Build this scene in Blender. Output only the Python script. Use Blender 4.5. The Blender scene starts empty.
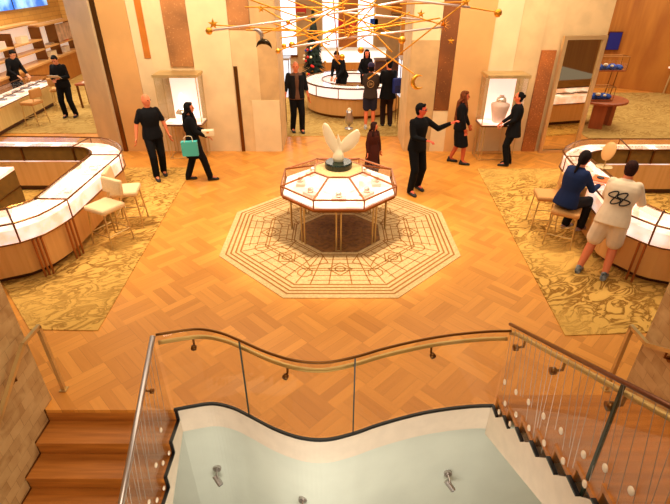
import bpy, bmesh, math, random
from mathutils import Vector, Matrix
R = math.radians
random.seed(7)
H = 3.67; F = 468.0; TH = math.atan(277.0/F)
CT, ST = math.cos(TH), math.sin(TH)
col = bpy.context.scene.collection

# ---------- survey helpers: rays of the camera met with real planes of the room ----------
def ray(px, py):
    u = (px-335)/F; v = (py-252)/F
    return Vector((u, CT - v*ST, -(ST + v*CT)))
def P(px, py, z=0.0):
    d = ray(px, py); t = (z-H)/d.z
    return Vector((d.x*t, d.y*t, z))
def PD(px, py, D):
    d = ray(px, py); t = D/d.y
    return Vector((d.x*t, D, H+d.z*t))
def PX(px, py, x):
    d = ray(px, py); t = x/d.x
    return Vector((x, d.y*t, H+d.z*t))

# ---------- materials ----------
def lin(c):
    return tuple((x/255/12.92 if x/255 <= .04045 else ((x/255+.055)/1.055)**2.4) for x in c) + (1,)
_m = {}
def mat(name, c, rough=.5, metal=0., emit=0., var=0., scale=8., stretch=(1,1,1), c2=None, bump=0., spec=None, ecol=None):
    if name in _m: return _m[name]
    m = bpy.data.materials.new(name); m.use_nodes = True
    nt = m.node_tree; b = nt.nodes['Principled BSDF']
    b.inputs['Base Color'].default_value = lin(c); b.inputs['Roughness'].default_value = rough
    b.inputs['Metallic'].default_value = metal
    if spec is not None: b.inputs['Specular IOR Level'].default_value = spec
    if emit:
        b.inputs['Emission Color'].default_value = lin(ecol or c); b.inputs['Emission Strength'].default_value = emit
    tc = nt.nodes.new('ShaderNodeTexCoord'); mp = nt.nodes.new('ShaderNodeMapping')
    mp.inputs['Scale'].default_value = stretch
    nt.links.new(tc.outputs['Object'], mp.inputs['Vector'])
    ns = nt.nodes.new('ShaderNodeTexNoise'); ns.inputs['Scale'].default_value = scale; ns.inputs['Detail'].default_value = 4
    nt.links.new(mp.outputs['Vector'], ns.inputs['Vector'])
    if var or c2:
        mx = nt.nodes.new('ShaderNodeMix'); mx.data_type = 'RGBA'
        cc = c2 or tuple(max(0, x*(1-var)) for x in c)
        mx.inputs[6].default_value = lin(c); mx.inputs[7].default_value = lin(cc)
        rp = nt.nodes.new('ShaderNodeMapRange'); rp.inputs[1].default_value = .38; rp.inputs[2].default_value = .62
        nt.links.new(ns.outputs['Fac'], rp.inputs[0]); nt.links.new(rp.outputs[0], mx.inputs[0])
        nt.links.new(mx.outputs[2], b.inputs['Base Color'])
        if emit and c2: nt.links.new(mx.outputs[2], b.inputs['Emission Color'])
    if bump:
        bp = nt.nodes.new('ShaderNodeBump'); bp.inputs['Strength'].default_value = bump; bp.inputs['Distance'].default_value = .02
        nt.links.new(ns.outputs['Fac'], bp.inputs['Height']); nt.links.new(bp.outputs[0], b.inputs['Normal'])
    _m[name] = m
    return m
def glass(name, tint=(235,240,235), refl=1.0, haze=0., hcol=(200,170,120)):
    if name in _m: return _m[name]
    m = bpy.data.materials.new(name); m.use_nodes = True; nt = m.node_tree; nt.nodes.clear()
    out = nt.nodes.new('ShaderNodeOutputMaterial'); tr = nt.nodes.new('ShaderNodeBsdfTransparent'); tr.inputs[0].default_value = lin(tint)
    gl = nt.nodes.new('ShaderNodeBsdfGlossy'); gl.inputs['Roughness'].default_value = .02
    fr = nt.nodes.new('ShaderNodeLayerWeight'); fr.inputs[0].default_value = .5
    pw = nt.nodes.new('ShaderNodeMath'); pw.operation = 'POWER'; pw.inputs[1].default_value = 4.0; nt.links.new(fr.outputs['Facing'], pw.inputs[0])
    mu = nt.nodes.new('ShaderNodeMath'); mu.operation = 'MULTIPLY_ADD'; mu.inputs[1].default_value = refl*.6; mu.inputs[2].default_value = .025*refl
    mx = nt.nodes.new('ShaderNodeMixShader')
    nt.links.new(pw.outputs[0], mu.inputs[0]); nt.links.new(mu.outputs[0], mx.inputs[0])
    nt.links.new(gl.outputs[0], mx.inputs[2])
    if haze:
        df = nt.nodes.new('ShaderNodeBsdfDiffuse'); df.inputs[0].default_value = lin(hcol)
        m2 = nt.nodes.new('ShaderNodeMixShader'); m2.inputs[0].default_value = haze
        nt.links.new(tr.outputs[0], m2.inputs[1]); nt.links.new(df.outputs[0], m2.inputs[2]); nt.links.new(m2.outputs[0], mx.inputs[1])
    else: nt.links.new(tr.outputs[0], mx.inputs[1])
    nt.links.new(mx.outputs[0], out.inputs[0]); _m[name] = m
    return m

class NG:                       # tiny node-maths helper
    def __init__(s, name, rough=.5, spec=.5):
        s.m = bpy.data.materials.new(name); s.m.use_nodes = True; s.nt = s.m.node_tree; s.b = s.nt.nodes['Principled BSDF']
        s.b.inputs['Roughness'].default_value = rough; s.b.inputs['Specular IOR Level'].default_value = spec
        s.tc = s.nt.nodes.new('ShaderNodeTexCoord')
    def mth(s, op, a, b=None):
        n = s.nt.nodes.new('ShaderNodeMath'); n.operation = op
        for i, v in enumerate((a, b)):
            if v is None: continue
            if isinstance(v, (int, float)): n.inputs[i].default_value = v
            else: s.nt.links.new(v, n.inputs[i])
        return n.outputs[0]
    def xyz(s, rot=0):
        mp = s.nt.nodes.new('ShaderNodeMapping'); mp.inputs['Rotation'].default_value = (0,0,rot)
        s.nt.links.new(s.tc.outputs['Object'], mp.inputs['Vector'])
        n = s.nt.nodes.new('ShaderNodeSeparateXYZ'); s.nt.links.new(mp.outputs[0], n.inputs[0]); return n.outputs
    def comb(s, x, y, z):
        n = s.nt.nodes.new('ShaderNodeCombineXYZ')
        for i, v in enumerate((x, y, z)):
            if isinstance(v, (int, float)): n.inputs[i].default_value = v
            else: s.nt.links.new(v, n.inputs[i])
        return n.outputs[0]
    def noise(s, vec, scale, detail=3, dist=0):
        n = s.nt.nodes.new('ShaderNodeTexNoise'); n.inputs['Scale'].default_value = scale; n.inputs['Detail'].default_value = detail
        n.inputs['Distortion'].default_value = dist; s.nt.links.new(vec, n.inputs['Vector']); return n.outputs['Fac']
    def white(s, vec):
        n = s.nt.nodes.new('ShaderNodeTexWhiteNoise'); s.nt.links.new(vec, n.inputs['Vector']); return n.outputs['Value']
    def mix(s, f, a, b):
        n = s.nt.nodes.new('ShaderNodeMix'); n.data_type = 'RGBA'
        for i, v in ((0, f), (6, a), (7, b)):
            if isinstance(v, tuple): n.inputs[i].default_value = lin(v)
            elif isinstance(v, (int, float)): n.inputs[i].default_value = v
            else: s.nt.links.new(v, n.inputs[i])
        return n.outputs[2]
    def rng(s, v, a, b):
        n = s.nt.nodes.new('ShaderNodeMapRange'); n.inputs[1].default_value = a; n.inputs[2].default_value = b
        s.nt.links.new(v, n.inputs[0]); return n.outputs[0]
    def color(s, c): s.nt.links.new(c, s.b.inputs['Base Color'])
    def bump(s, h, st=.3, d=.01):
        n = s.nt.nodes.new('ShaderNodeBump'); n.inputs['Strength'].default_value = st; n.inputs['Distance'].default_value = d
        s.nt.links.new(h, n.inputs['Height']); s.nt.links.new(n.outputs[0], s.b.inputs['Normal'])

def parquet():
    g = NG('parquet', .36, .4); x, y, z = g.xyz(R(45)); B = .45; n = 4
    u = g.mth('DIVIDE', x, B); v = g.mth('DIVIDE', y, B)
    cu = g.mth('FLOOR', u); cv = g.mth('FLOOR', v)
    par = g.mth('FLOORED_MODULO', g.mth('ADD', cu, cv), 2)
    fu = g.mth('MULTIPLY', g.mth('FRACT', u), n); fv = g.mth('MULTIPLY', g.mth('FRACT', v), n)
    inv = g.mth('SUBTRACT', 1, par)
    s1 = g.mth('ADD', g.mth('MULTIPLY', fu, par), g.mth('MULTIPLY', fv, inv))
    idx = g.mth('FLOOR', s1); fr = g.mth('FRACT', s1)
    w = g.white(g.comb(cu, cv, idx)); wb = g.white(g.comb(cu, cv, 9.0))
    gr1 = g.noise(g.comb(g.mth('MULTIPLY', x, 30), g.mth('MULTIPLY', y, 2.5), 0.0), 1.)
    gr2 = g.noise(g.comb(g.mth('MULTIPLY', x, 2.5), g.mth('MULTIPLY', y, 30), 0.0), 1.)
    gr = g.mth('ADD', g.mth('MULTIPLY', gr1, par), g.mth('MULTIPLY', gr2, inv))
    t = g.mth('ADD', g.mth('MULTIPLY', w, .5), g.mth('ADD', g.mth('MULTIPLY', wb, .10), g.mth('MULTIPLY', gr, .35)))
    t = g.mth('ADD', t, g.mth('MULTIPLY', par, .05))  # tone shift per block direction paints the sheen of the planks
    c = g.mix(g.rng(t, .02, .85), (190,120,42), (234,160,68))
    e = g.mth('LESS_THAN', fr, .035)
    c = g.mix(g.mth('MULTIPLY', e, .35), c, (124,72,24)); g.color(c); g.bump(gr, .08, .004)
    return g.m
def carpet(name, a, b, sc=1.0):
    g = NG(name, .95, .1); o = g.tc.outputs['Object']
    x, y, z = g.xyz(R(-28))
    vv = g.comb(g.mth('MULTIPLY', x, .75), g.mth('MULTIPLY', y, 1.5), 0.0)
    n1 = g.noise(vv, 3.4*sc, 3, 1.9); n2 = g.noise(o, 90, 2); n3 = g.noise(o, .9, 1)
    l = g.mth('ABSOLUTE', g.mth('SUBTRACT', n1, .5)); l = g.rng(l, .012, .075)
    k = g.rng(n3, .35, .6)
    f = g.mth('MULTIPLY', g.mth('SUBTRACT', 1, l), g.mth('ADD', g.mth('MULTIPLY', k, .75), .2))  # dark lines and blotches: pattern plus painted shadow of the relief
    c = g.mix(f, a, b); c = g.mix(g.mth('MULTIPLY', n2, .35), c, tuple(int(q*.72) for q in a)); g.color(c)
    h = g.mth('ADD', g.mth('MULTIPLY', l, .8), g.mth('MULTIPLY', n2, .3)); g.bump(h, .6, .03)
    return g.m
def stone():
    g = NG('stone_tiles', .42, .4); x, y, z = g.xyz()
    br = g.nt.nodes.new('ShaderNodeTexBrick'); g.nt.links.new(g.comb(y, z, 0.0), br.inputs['Vector'])
    br.inputs['Scale'].default_value = 1.; br.inputs['Brick Width'].default_value = .16; br.inputs['Row Height'].default_value = .11
    br.inputs['Mortar Size'].default_value = .002
    br.inputs['Color1'].default_value = lin((200,164,112)); br.inputs['Color2'].default_value = lin((170,132,84)); br.inputs['Mortar'].default_value = lin((140,105,66))
    n = g.noise(g.tc.outputs['Object'], 7, 4, .6)
    c = g.mix(g.rng(n, .4, .75), br.outputs['Color'], (205,172,120)); g.color(c); return g.m
def veneer(name, a, b, rough=.4):
    g = NG(name, rough, .4); x, y, z = g.xyz()
    s = g.mth('ADD', x, y)
    n = g.noise(g.comb(g.mth('MULTIPLY', s, 14), g.mth('MULTIPLY', z, .5), 0.0), 1., 4)
    g.color(g.mix(g.rng(n, .3, .7), a, b)); return g.m
def treadwood():
    g = NG('stair_oak', .38, .4); x, y, z = g.xyz()
    n = g.noise(g.comb(g.mth('MULTIPLY', x, 1.6), g.mth('MULTIPLY', y, 26), g.mth('MULTIPLY', z, 26)), 1., 4)
    g.color(g.mix(g.rng(n, .3, .7), (200,126,50), (164,98,34))); return g.m
def tilewall():
    g = NG('gold_tiles', .45, .4); x, y, z = g.xyz()
    br = g.nt.nodes.new('ShaderNodeTexBrick'); g.nt.links.new(g.comb(g.mth('ADD', x, y), z, 0.0), br.inputs['Vector'])
    br.inputs['Scale'].default_value = 1.; br.inputs['Brick Width'].default_value = .5; br.inputs['Row Height'].default_value = .16
    br.inputs['Mortar Size'].default_value = .008
    br.inputs['Color1'].default_value = lin((205,158,82)); br.inputs['Color2'].default_value = lin((190,142,70)); br.inputs['Mortar'].default_value = lin((165,118,55))
    g.color(br.outputs['Color']); return g.m
def speckle(name, a, b, th=.62, sc=26):
    g = NG(name, .45, .5); n = g.noise(g.tc.outputs['Object'], sc, 2); n2 = g.noise(g.tc.outputs['Object'], 1.4, 3, .5)
    c = g.mix(g.rng(n2, .3, .7), a, tuple(int(q*.7) for q in a)); g.color(g.mix(g.rng(n, th, th+.06), c, b)); return g.m

M_floor = parquet(); M_carpet = carpet('gold_carpet', (228,178,90), (134,86,26)); M_carpet2 = carpet('pale_carpet', (206,170,98), (166,124,58), .8)
M_stone = stone(); M_stair = treadwood(); M_tile = tilewall()
M_cream = mat('cream_plaster', (226,192,138), .6, var=.06, scale=3); M_cream2 = mat('pale_plaster', (234,206,156), .55, var=.05, scale=2)
M_sand = mat('sand_plaster', (204,164,108), .6, var=.08, scale=3); M_tan = mat('tan_lacquer', (222,168,102), .35, var=.06, scale=1.5)
M_orange = mat('orange_veneer', (200,116,36), .35, var=.12, scale=2); M_brown = speckle('brown_leather', (184,122,66), (205,150,92), .64, 34)
M_dark = speckle('dark_mottled_bronze', (150,84,34), (196,130,64), .66, 30); M_copper = speckle('copper_mosaic', (190,108,48), (222,146,80), .60, 34)
M_bronze = mat('bronze', (120,78,36), .28, .9); M_brass = mat('brass', (212,180,118), .34, .6, var=.08, scale=4)
M_gold = mat('polished_gold', (238,165,50), .3, .85); M_pinkmetal = mat('rose_white_tube', (238,214,205), .3, .6)
M_rose = mat('rose_bronze', (168,106,62), .3, .8)
M_steel = mat('steel', (190,182,178), .3, .9); M_black = mat('black_line', (14,13,14), .4)
M_white = mat('white_plaster', (232,218,198), .6, var=.03); M_green = mat('pale_green_plaster', (216,224,212), .6, var=.04, scale=1.5)
M_glow = mat('glowing_display_pad', (255,244,236), .6, emit=.75, c2=(250,198,168), scale=3.2); M_glow2 = mat('glowing_case_back', (255,240,230), .6, emit=.8, ecol=(255,226,214))  # emission in these colours stands in for LED strips inside the cases
M_wood = veneer('panel_wood', (196,130,58), (178,112,46)); M_wallwood = veneer('wall_veneer', (188,122,46), (158,92,30)); M_olive = mat('olive_drawer', (132,98,44), .35, .2, var=.1)
M_counter = veneer('counter_wood', (226,172,106), (212,156,88)); M_pale = veneer('pale_counter', (222,196,130), (206,176,108))
M_glass = glass('clear_glass', (253,253,251), .8); M_rail = glass('railing_glass', (253,250,240), .8); M_railh = glass('thread_glass', (253,249,240), .8, .05)
M_seat = mat('cream_fabric', (236,206,156), .85, var=.05, scale=60, bump=.2); M_seat2 = mat('tan_fabric', (206,150,84), .85, var=.05, scale=60)
M_pink = mat('pink_velvet', (240,206,190), .8); M_jewel = mat('jewel', (250,235,220), .15, .6)
M_blue = mat('blue_cloth', (30,90,210), .7, var=.5, scale=14); M_navy = mat('navy_print', (20,32,130), .5)
M_win = mat('daylit_window', (214,232,255), .3, emit=1.6, ecol=(214,232,255)); M_mirror = mat('mirror_glass', (225,215,190), .02, 1.)
M_ivory = mat('ivory', (240,226,190), .35); M_marble = mat('green_marble', (26,44,34), .2, var=.4, scale=10)
M_red = mat('red_box', (210,30,20), .5); M_tealbag = mat('teal_paper', (70,186,178), .6); M_crystal = mat('crystal', (240,222,196), .15, spec=.8)
M_screen = mat('video_screen', (40,110,210), .3, emit=.9, c2=(150,205,240), scale=1.3); M_ruga = mat('rug_wool', (218,182,124), .95, var=.1, scale=30, bump=.3)
M_rugl = mat('rug_gold_line', (156,102,34), .8); M_rugd = mat('rug_brown', (156,104,54), .9, var=.2, scale=14)

# ---------- mesh builder ----------
class MB:
    def __init__(s): s.bm = bmesh.new(); s.mi = 0
    def _f(s, vs):
        try: f = s.bm.faces.new(vs); f.material_index = s.mi; return f
        except ValueError: return None
    def prism(s, poly, z0, z1, mi=None):
        if mi is not None: s.mi = mi
        a = [s.bm.verts.new((p[0], p[1], z0)) for p in poly]; b = [s.bm.verts.new((p[0], p[1], z1)) for p in poly]
        s._f(a[::-1]); s._f(b); n = len(poly)
        for i in range(n): s._f([a[i], a[(i+1) % n], b[(i+1) % n], b[i]])
    def box(s, c, d, rz=0, mi=None, rx=0, bev=0):
        if mi is not None: s.mi = mi
        Mx = Matrix.Translation(c) @ Matrix.Rotation(rz, 4, 'Z') @ Matrix.Rotation(rx, 4, 'X')
        x, y, z = d[0]/2, d[1]/2, d[2]/2
        v = [s.bm.verts.new(Mx @ Vector(p)) for p in ((-x,-y,-z),(x,-y,-z),(x,y,-z),(-x,y,-z),(-x,-y,z),(x,-y,z),(x,y,z),(-x,y,z))]
        fs = [s._f([v[i] for i in f]) for f in ((3,2,1,0),(4,5,6,7),(0,1,5,4),(1,2,6,5),(2,3,7,6),(3,0,4,7))]
        if bev:
            es = list({e for f in fs for e in f.edges})
            bmesh.ops.bevel(s.bm, geom=es, offset=bev, segments=3, profile=.6, affect='EDGES')
    def quad(s, *p, mi=None):
        if mi is not None: s.mi = mi
        s._f([s.bm.verts.new(q) for q in p])
    def rings(s, rs, cap=True):
        vs = [[s.bm.verts.new(p) for p in r] for r in rs]; n = len(rs[0])
        for a, b in zip(vs, vs[1:]):
            for i in range(n): s._f([a[i], a[(i+1) % n], b[(i+1) % n], b[i]])
        if cap: s._f(vs[0][::-1]); s._f(vs[-1])
    def tube(s, pts, r, n=8, mi=None, closed=False):
        if mi is not None: s.mi = mi
        pts = [Vector(p) for p in pts]; rs = []
        rr = r if isinstance(r, (list, tuple)) else [r]*len(pts)
        prev = None
        for i, p in enumerate(pts):
            t = (pts[min(i+1, len(pts)-1)] - pts[max(i-1, 0)])
            if t.length < 1e-9: t = Vector((0,0,1))
            t.normalize()
            a = prev if prev is not None else (Vector((0,0,1)) if abs(t.z) < .9 else Vector((1,0,0)))
            a = (a - t*a.dot(t)); a.normalize(); prev = a; b = t.cross(a)
            rs.append([p + (a*math.cos(k*2*math.pi/n) + b*math.sin(k*2*math.pi/n))*rr[i] for k in range(n)])
        s.rings(rs)
    def bar(s, a, b, w, h, mi=None):           # rectangular bar
        if mi is not None: s.mi = mi
        a, b = Vector(a), Vector(b); t = (b-a).normalized(); u = Vector((0,0,1)) if abs(t.z) < .95 else Vector((0,1,0))
        sd = t.cross(u).normalized(); up = sd.cross(t)
        s.rings([[p + sd*x*w/2 + up*y*h/2 for x, y in ((-1,-1),(1,-1),(1,1),(-1,1))] for p in (a, b)])
    def lathe(s, prof, c=(0,0,0), n=24, mi=None, ang=0):
        if mi is not None: s.mi = mi
        s.rings([[Vector((c[0]+r*math.cos(ang+k*2*math.pi/n), c[1]+r*math.sin(ang+k*2*math.pi/n), c[2]+z)) for k in range(n)] for r, z in prof])
    def ell(s, c, r, n=12, rot=None, mi=None):
        if mi is not None: s.mi = mi
        c = Vector(c); rs = []
        if isinstance(r, (int, float)): r = (r, r, r)
        for j in range(1, n):
            ph = math.pi*j/n
            ring = []
            for k in range(n):
                q = Vector((r[0]*math.sin(ph)*math.cos(-k*2*math.pi/n), r[1]*math.sin(ph)*math.sin(-k*2*math.pi/n), r[2]*math.cos(ph)))
                if rot: q = rot @ q
                ring.append(c+q)
            rs.append(ring)
        s.rings(rs)
    def cone(s, a, b, ra, rb, n=10):            # rounded tapered limb
        a, b = Vector(a), Vector(b); t = b-a; L = t.length
        if L < 1e-6: return
        t /= L
        pts, rr = [], []
        for q in (-.95, -.7, -.35, 0): pts.append(a+t*ra*q); rr.append(ra*math.sqrt(max(0.02, 1-q*q)))
        for q in (.5,): pts.append(a+t*L*q); rr.append((ra+rb)/2)
        for q in (0, .35, .7, .95): pts.append(b+t*rb*q); rr.append(rb*math.sqrt(max(0.02, 1-q*q)))
        s.tube(pts, rr, n)
    def loft(s, secs, n=18):                    # secs: centre, right vec, fwd vec, rx, ry
        s.rings([[Vector(c) + Vector(u)*rx*math.cos(k*2*math.pi/n) + Vector(w)*ry*math.sin(k*2*math.pi/n) for k in range(n)] for c, u, w, rx, ry in secs])
    def build(s, name, mats, parent=None, world=False, smooth=False, voxel=0, sm=4):
        if not isinstance(mats, (list, tuple)): mats = [mats]
        bmesh.ops.recalc_face_normals(s.bm, faces=s.bm.faces[:])
        if parent is not None and world:
            Mi = (Matrix.Translation(parent.location) @ Matrix.Rotation(parent.rotation_euler.z, 4, 'Z')).inverted()
            s.bm.transform(Mi)
        me = bpy.data.meshes.new(name); s.bm.to_mesh(me); s.bm.free()
        for m in mats: me.materials.append(m)
        o = bpy.data.objects.new(name, me); col.objects.link(o)
        if parent is not None: o.parent = parent
        if smooth:
            for p in me.polygons: p.use_smooth = True
        if voxel:
            r = o.modifiers.new('remesh', 'REMESH'); r.mode = 'VOXEL'; r.voxel_size = voxel; r.use_smooth_shade = True
            q = o.modifiers.new('smooth', 'SMOOTH'); q.factor = .5; q.iterations = sm
        return o
def tag(o, label=None, cat=None, group=None, kind=None):
    if label: o['label'] = label
    if cat: o['category'] = cat
    if group: o['group'] = group
    if kind: o['kind'] = kind
    return o
def thing(name, loc, rz, label, cat, group=None):
    o = bpy.data.objects.new(name, None); col.objects.link(o); o.empty_display_size = .2
    o.location = Vector((loc[0], loc[1], loc[2] if len(loc) > 2 else 0)); o.rotation_euler = (0,0,rz)
    return tag(o, label, cat, group)
def copy_tree(o, parent=None):
    c = o.copy(); col.objects.link(c)
    if parent is not None: c.parent = parent
    for ch in [x for x in o.children]: copy_tree(ch, c)
    return c
def struct(name, mb, mats, parent=None, label=None, **k):
    o = mb.build(name, mats, parent, **k)
    if parent is None: tag(o, label, kind='structure')
    return o
def catmull(pts, n=6):
    out = []; p = [Vector(q) for q in pts]; p = [p[0]*2-p[1]] + p + [p[-1]*2-p[-2]]
    for i in range(1, len(p)-2):
        for k in range(n):
            t = k/n; a, b, c, d = p[i-1], p[i], p[i+1], p[i+2]
            out.append(.5*((2*b) + (c-a)*t + (2*a-5*b+4*c-d)*t*t + (3*b-a-3*c+d)*t**3))
    out.append(p[-2]); return out

# ================= THE SETTING =================
edge_px = [(176,411),(193,405.5),(213,403),(232,407),(249,415),(274,428),(300,437),(326,439),(353,433),(376,425),(400,418),(425,412),(450,408),(475,405.5),(494,405)]
edge = [P(*p) for p in edge_px]; edge[0].x = -1.58; edge[0].y = 3.17; edge[-1].x = 1.57; edge[-1].y = 3.22
EC = [Vector((p.x, p.y)) for p in catmull([(e.x, e.y, 0) for e in edge], 5)]
mb = MB()
mb.prism([(-14,27), (-14,3.16), (-1.58,3.16)] + [tuple(p) for p in EC[1:-1]] + [(1.57,3.22), (14,3.22), (14,27)], -.06, 0)
struct('floor', mb, M_floor)
mb = MB()   # slab edge: black channel, then white fascia under it
E3 = [(-1.58,3.17)] + [tuple(p) for p in EC[1:-1]] + [(1.57,3.22)]
def strip(mb, pts, dy, z0, z1, th, mi=0):
    for a, b in zip(pts, pts[1:]):
        a, b = Vector(a), Vector(b)
        mb.mi = mi
        mb.prism([(a.x, a.y+dy), (b.x, b.y+dy), (b.x, b.y+dy+th), (a.x, a.y+dy+th)], z0, z1)
strip(mb, E3, -.012, -.33, -.02, .25, 0)
struct('trim_1', mb, M_white)
mb = MB(); strip(mb, E3, -.016, -.019, .014, .02); struct('trim_2', mb, M_black)
mb = MB(); strip(mb, [(-2.85,3.2)]+E3+[(2.85,3.25)], .06, -4, -.331, .2); struct('wall_void', mb, M_green)
for nm, x in (('wall_left', -1), ('wall_right', 1)):
    mb = MB(); mb.box((x*3.0, 1.15, .7), (.3, 4.3, 8.6)); struct(nm, mb, M_stone)
mb = MB(); mb.box((0, .9, -4.05), (6.3, 5.5, .1)); struct('floor_lower', mb, M_green)
mb = MB(); mb.box((-1.59-.635, 3.24, -.4), (1.27, .15, .7)); 
# left flight (descending towards the viewer) and right flight (ascending)
RI, TR = .156, .255
fl = thing('staircase', (-2.2, 3.16, 0), 0, 'oak stair flight going down from the shop floor on the left', 'staircase')
mb.bm.free()
for i in range(11):
    mb = MB(); y1 = 3.16 - i*TR; z = -(i+1)*RI
    mb.box((-2.21, y1-TR/2+.0, z-.02), (1.27, TR+.02, .04)); mb.box((-2.21, y1+.004, z+RI/2-.02), (1.27, .02, RI-.04))
    mb.build('step', M_stair, fl, True)
prof = []
mb = MB()
pts = [(3.16, 0)]
for i in range(11): pts += [(3.16-i*TR, -(i+1)*RI), (3.16-(i+1)*TR, -(i+1)*RI)]
bot = [(3.16-11*TR, -11*RI-.32), (3.16, -.33)]
def sidepoly(mb, x0, x1, poly):
    a = [mb.bm.verts.new((x0, p[0], p[1])) for p in poly]; b = [mb.bm.verts.new((x1, p[0], p[1])) for p in poly]
    mb._f(a); mb._f(b[::-1])
    for i in range(len(poly)): mb._f([a[i], b[i], b[(i+1) % len(poly)], a[(i+1) % len(poly)]])
sidepoly(mb, -1.575, -1.545, [(y, z-.0) for y, z in pts] + bot)
mb.build('stringer', M_white, fl, True)
mb = MB(); sidepoly(mb, -2.84, -1.576, [(3.16, -.33), (3.16-11*TR, -11*RI-.32), (3.16-11*TR, -11*RI-.28), (3.16, -.26)]); mb.build('soffit', M_white, fl, True)
mb = MB()
for (a, b) in zip(pts, pts[1:]): mb.bar((-1.56, a[0], a[1]+.008), (-1.56, b[0], b[1]+.008), .03, .016)
tag(mb.build('glass_channel', M_black, fl, True), 'black stepped channel')
mb = MB()
for (a, b) in zip(pts, pts[1:]): mb.bar((-2.845, a[0], a[1]+.004), (-2.845, b[0], b[1]+.004), .012, .012)
mb.build('skirting', M_bronze, fl, True)

fr = thing('staircase', (2.2, 3.2, 0), 0, 'oak stair flight climbing from the shop floor on the right', 'staircase')
for i in range(11):
    mb = MB(); y1 = 3.2 - i*TR; z = (i+1)*RI
    mb.box((2.21, y1-TR/2, z-.02), (1.27, TR+.02, .04)); mb.box((2.21, y1-.012, z-RI/2-.02), (1.27, .02, RI-.04))
    mb.build('step', M_stair, fr, True)
mb = MB(); top = [(3.2, 0)]; lev = []
for i in range(11):
    y0 = 3.2-i*TR
    top += [(y0-TR*.52, i*RI), (y0-TR, (i+1)*RI)]; lev.append(((y0, i*RI), (y0-TR*.52, i*RI)))
sidepoly(mb, 1.545, 1.575, top + [(3.2-11*TR, 11*RI-.47), (3.2, -.40)])
mb.build('stringer', M_white, fr, True)
mb = MB(); sidepoly(mb, 1.576, 2.84, [(3.2, -.40), (3.2-11*TR, 11*RI-.47), (3.2-11*TR, 11*RI-.43), (3.2, -.36)]); mb.build('soffit', M_white, fr, True)
for a, b in lev: mb = MB(); mb.bar((1.56, a[0]+.005, a[1]+.01), (1.56, b[0], b[1]+.01), .03, .018); mb.build('glass_clamp', M_black, fr, True)

# ---- glass balustrade along the void ----
gb = thing('glass_balustrade', (0, 2.9, 0), 0, 'curved clear glass balustrade with brass rail along the wavy edge of the void', 'railing')
cuts = [0]
for px in (247, 353): 
    e = P(px, 415 if px < 300 else 433); cuts.append(min(range(len(EC)), key=lambda i: abs(EC[i].x-e.x)))
cuts.append(len(EC)-1); RZ = .94
for a, b in zip(cuts, cuts[1:]):
    mb = MB(); seg = EC[a:b+1]
    for p, q in zip(seg, seg[1:]): mb.prism([(p.x, p.y+.004), (q.x, q.y+.004), (q.x, q.y+.018), (p.x, p.y+.018)], .018, RZ)
    bmesh.ops.remove_doubles(mb.bm, verts=mb.bm.verts[:], dist=1e-4)
    mb.bm.faces.ensure_lookup_table()
    bmesh.ops.delete(mb.bm, geom=[f for f in mb.bm.faces if len(set(v.co.z > .5 for v in f.verts)) == 2 and abs(f.calc_center_median().z-.479) < .01 and f.calc_area() < .016], context='FACES')
    mb.build('glass_panel', M_rail, gb, True)
mb = MB(); mb.tube([(p.x, p.y+.01, RZ) for p in EC], .013, 6); mb.build('cap_rail', M_bronze, gb, True, smooth=True)
mb = MB()
nrm = []
for i, p in enumerate(EC):
    t = (EC[min(i+1, len(EC)-1)]-EC[max(i-1, 0)]).normalized(); nrm.append(Vector((-t.y, t.x)))
hr = [(p.x+n.x*.05, p.y+n.y*.05, RZ-.125) for p, n in zip(EC, nrm)]
mb.tube(hr, .02, 10); mb.build('handrail', M_brass, gb, True, smooth=True)
for px in (205, 292, 427):
    e = P(px, 410 if px != 292 else 434); i = min(range(len(EC)), key=lambda i: abs(EC[i].x-e.x)); p, n = EC[i], nrm[i]
    mb = MB(); mb.tube([(p.x+n.x*.05, p.y+n.y*.05, RZ-.14), (p.x+n.x*.045, p.y+n.y*.045, RZ-.20), (p.x+n.x*.012, p.y+n.y*.012, RZ-.21)], .01, 8); mb.tube([(p.x-.01*n.x, p.y-.01*n.y, RZ-.21), (p.x+n.x*.02, p.y+n.y*.02, RZ-.21)], .026, 12)
    mb.build('bracket', M_bronze, gb, True, smooth=True)
for c in cuts[1:-1]:
    p = EC[c]; mb = MB(); mb.box((p.x, p.y+.01, RZ/2+.01), (.012, .022, RZ-.02)); mb.build('panel_joint', mat('joint', (30,46,32), .4), gb, True)

def flight_glass(name, x, y0, z0, y1, z1, base, label, capm, beads, capr):
    t = thing(name, (x, y0, 0), 0, label, 'railing')
    mb = MB(); n = 11
    poly = [(y0, z0), (y1, z1)] + base[::-1]
    sidepoly(mb, x-.005, x+.005, poly); mb.build('glass_panel', M_railh, t, True)
    mb = MB(); mb.tube([(x, y0+.02, z0), (x, y1, z1)], capr, 10); mb.build('cap_rail', capm, t, True, smooth=True)
    return t
baseL = [(y, z+.02) for y, z in pts[:]]
tl = flight_glass('stair_balustrade', -1.6, 3.14, .94, 3.14-11*TR, .94-11*RI*1.0, [(3.14, .0)] + [(y, z+.02) for y, z in pts[1:]],
    'glass balustrade with silver cap rail beside the descending stair on the left', M_steel, None, .024)
baseR = [(3.2, .0)]
for i in range(11): baseR += [(3.2-i*TR-TR*.52, i*RI+.02), (3.2-(i+1)*TR, (i+1)*RI+.02)]
tr_ = flight_glass('stair_balustrade', 1.59, 3.3, .945, 3.3-11*TR, .945+11*TR*.545, baseR,
    'glass balustrade with dark cap rail and brass handrail up the right stair', mat('cap_brown', (110,66,40), .3, .7), None, .016)
mb = MB(); s = 11*TR; mb.tube([(1.60, 3.32, .845), (1.66, 3.3, .845), (1.66, 3.3-s, .845+s*.545)], .02, 10); mb.build('handrail', M_brass, tr_, True, smooth=True)
mb = MB()
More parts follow.
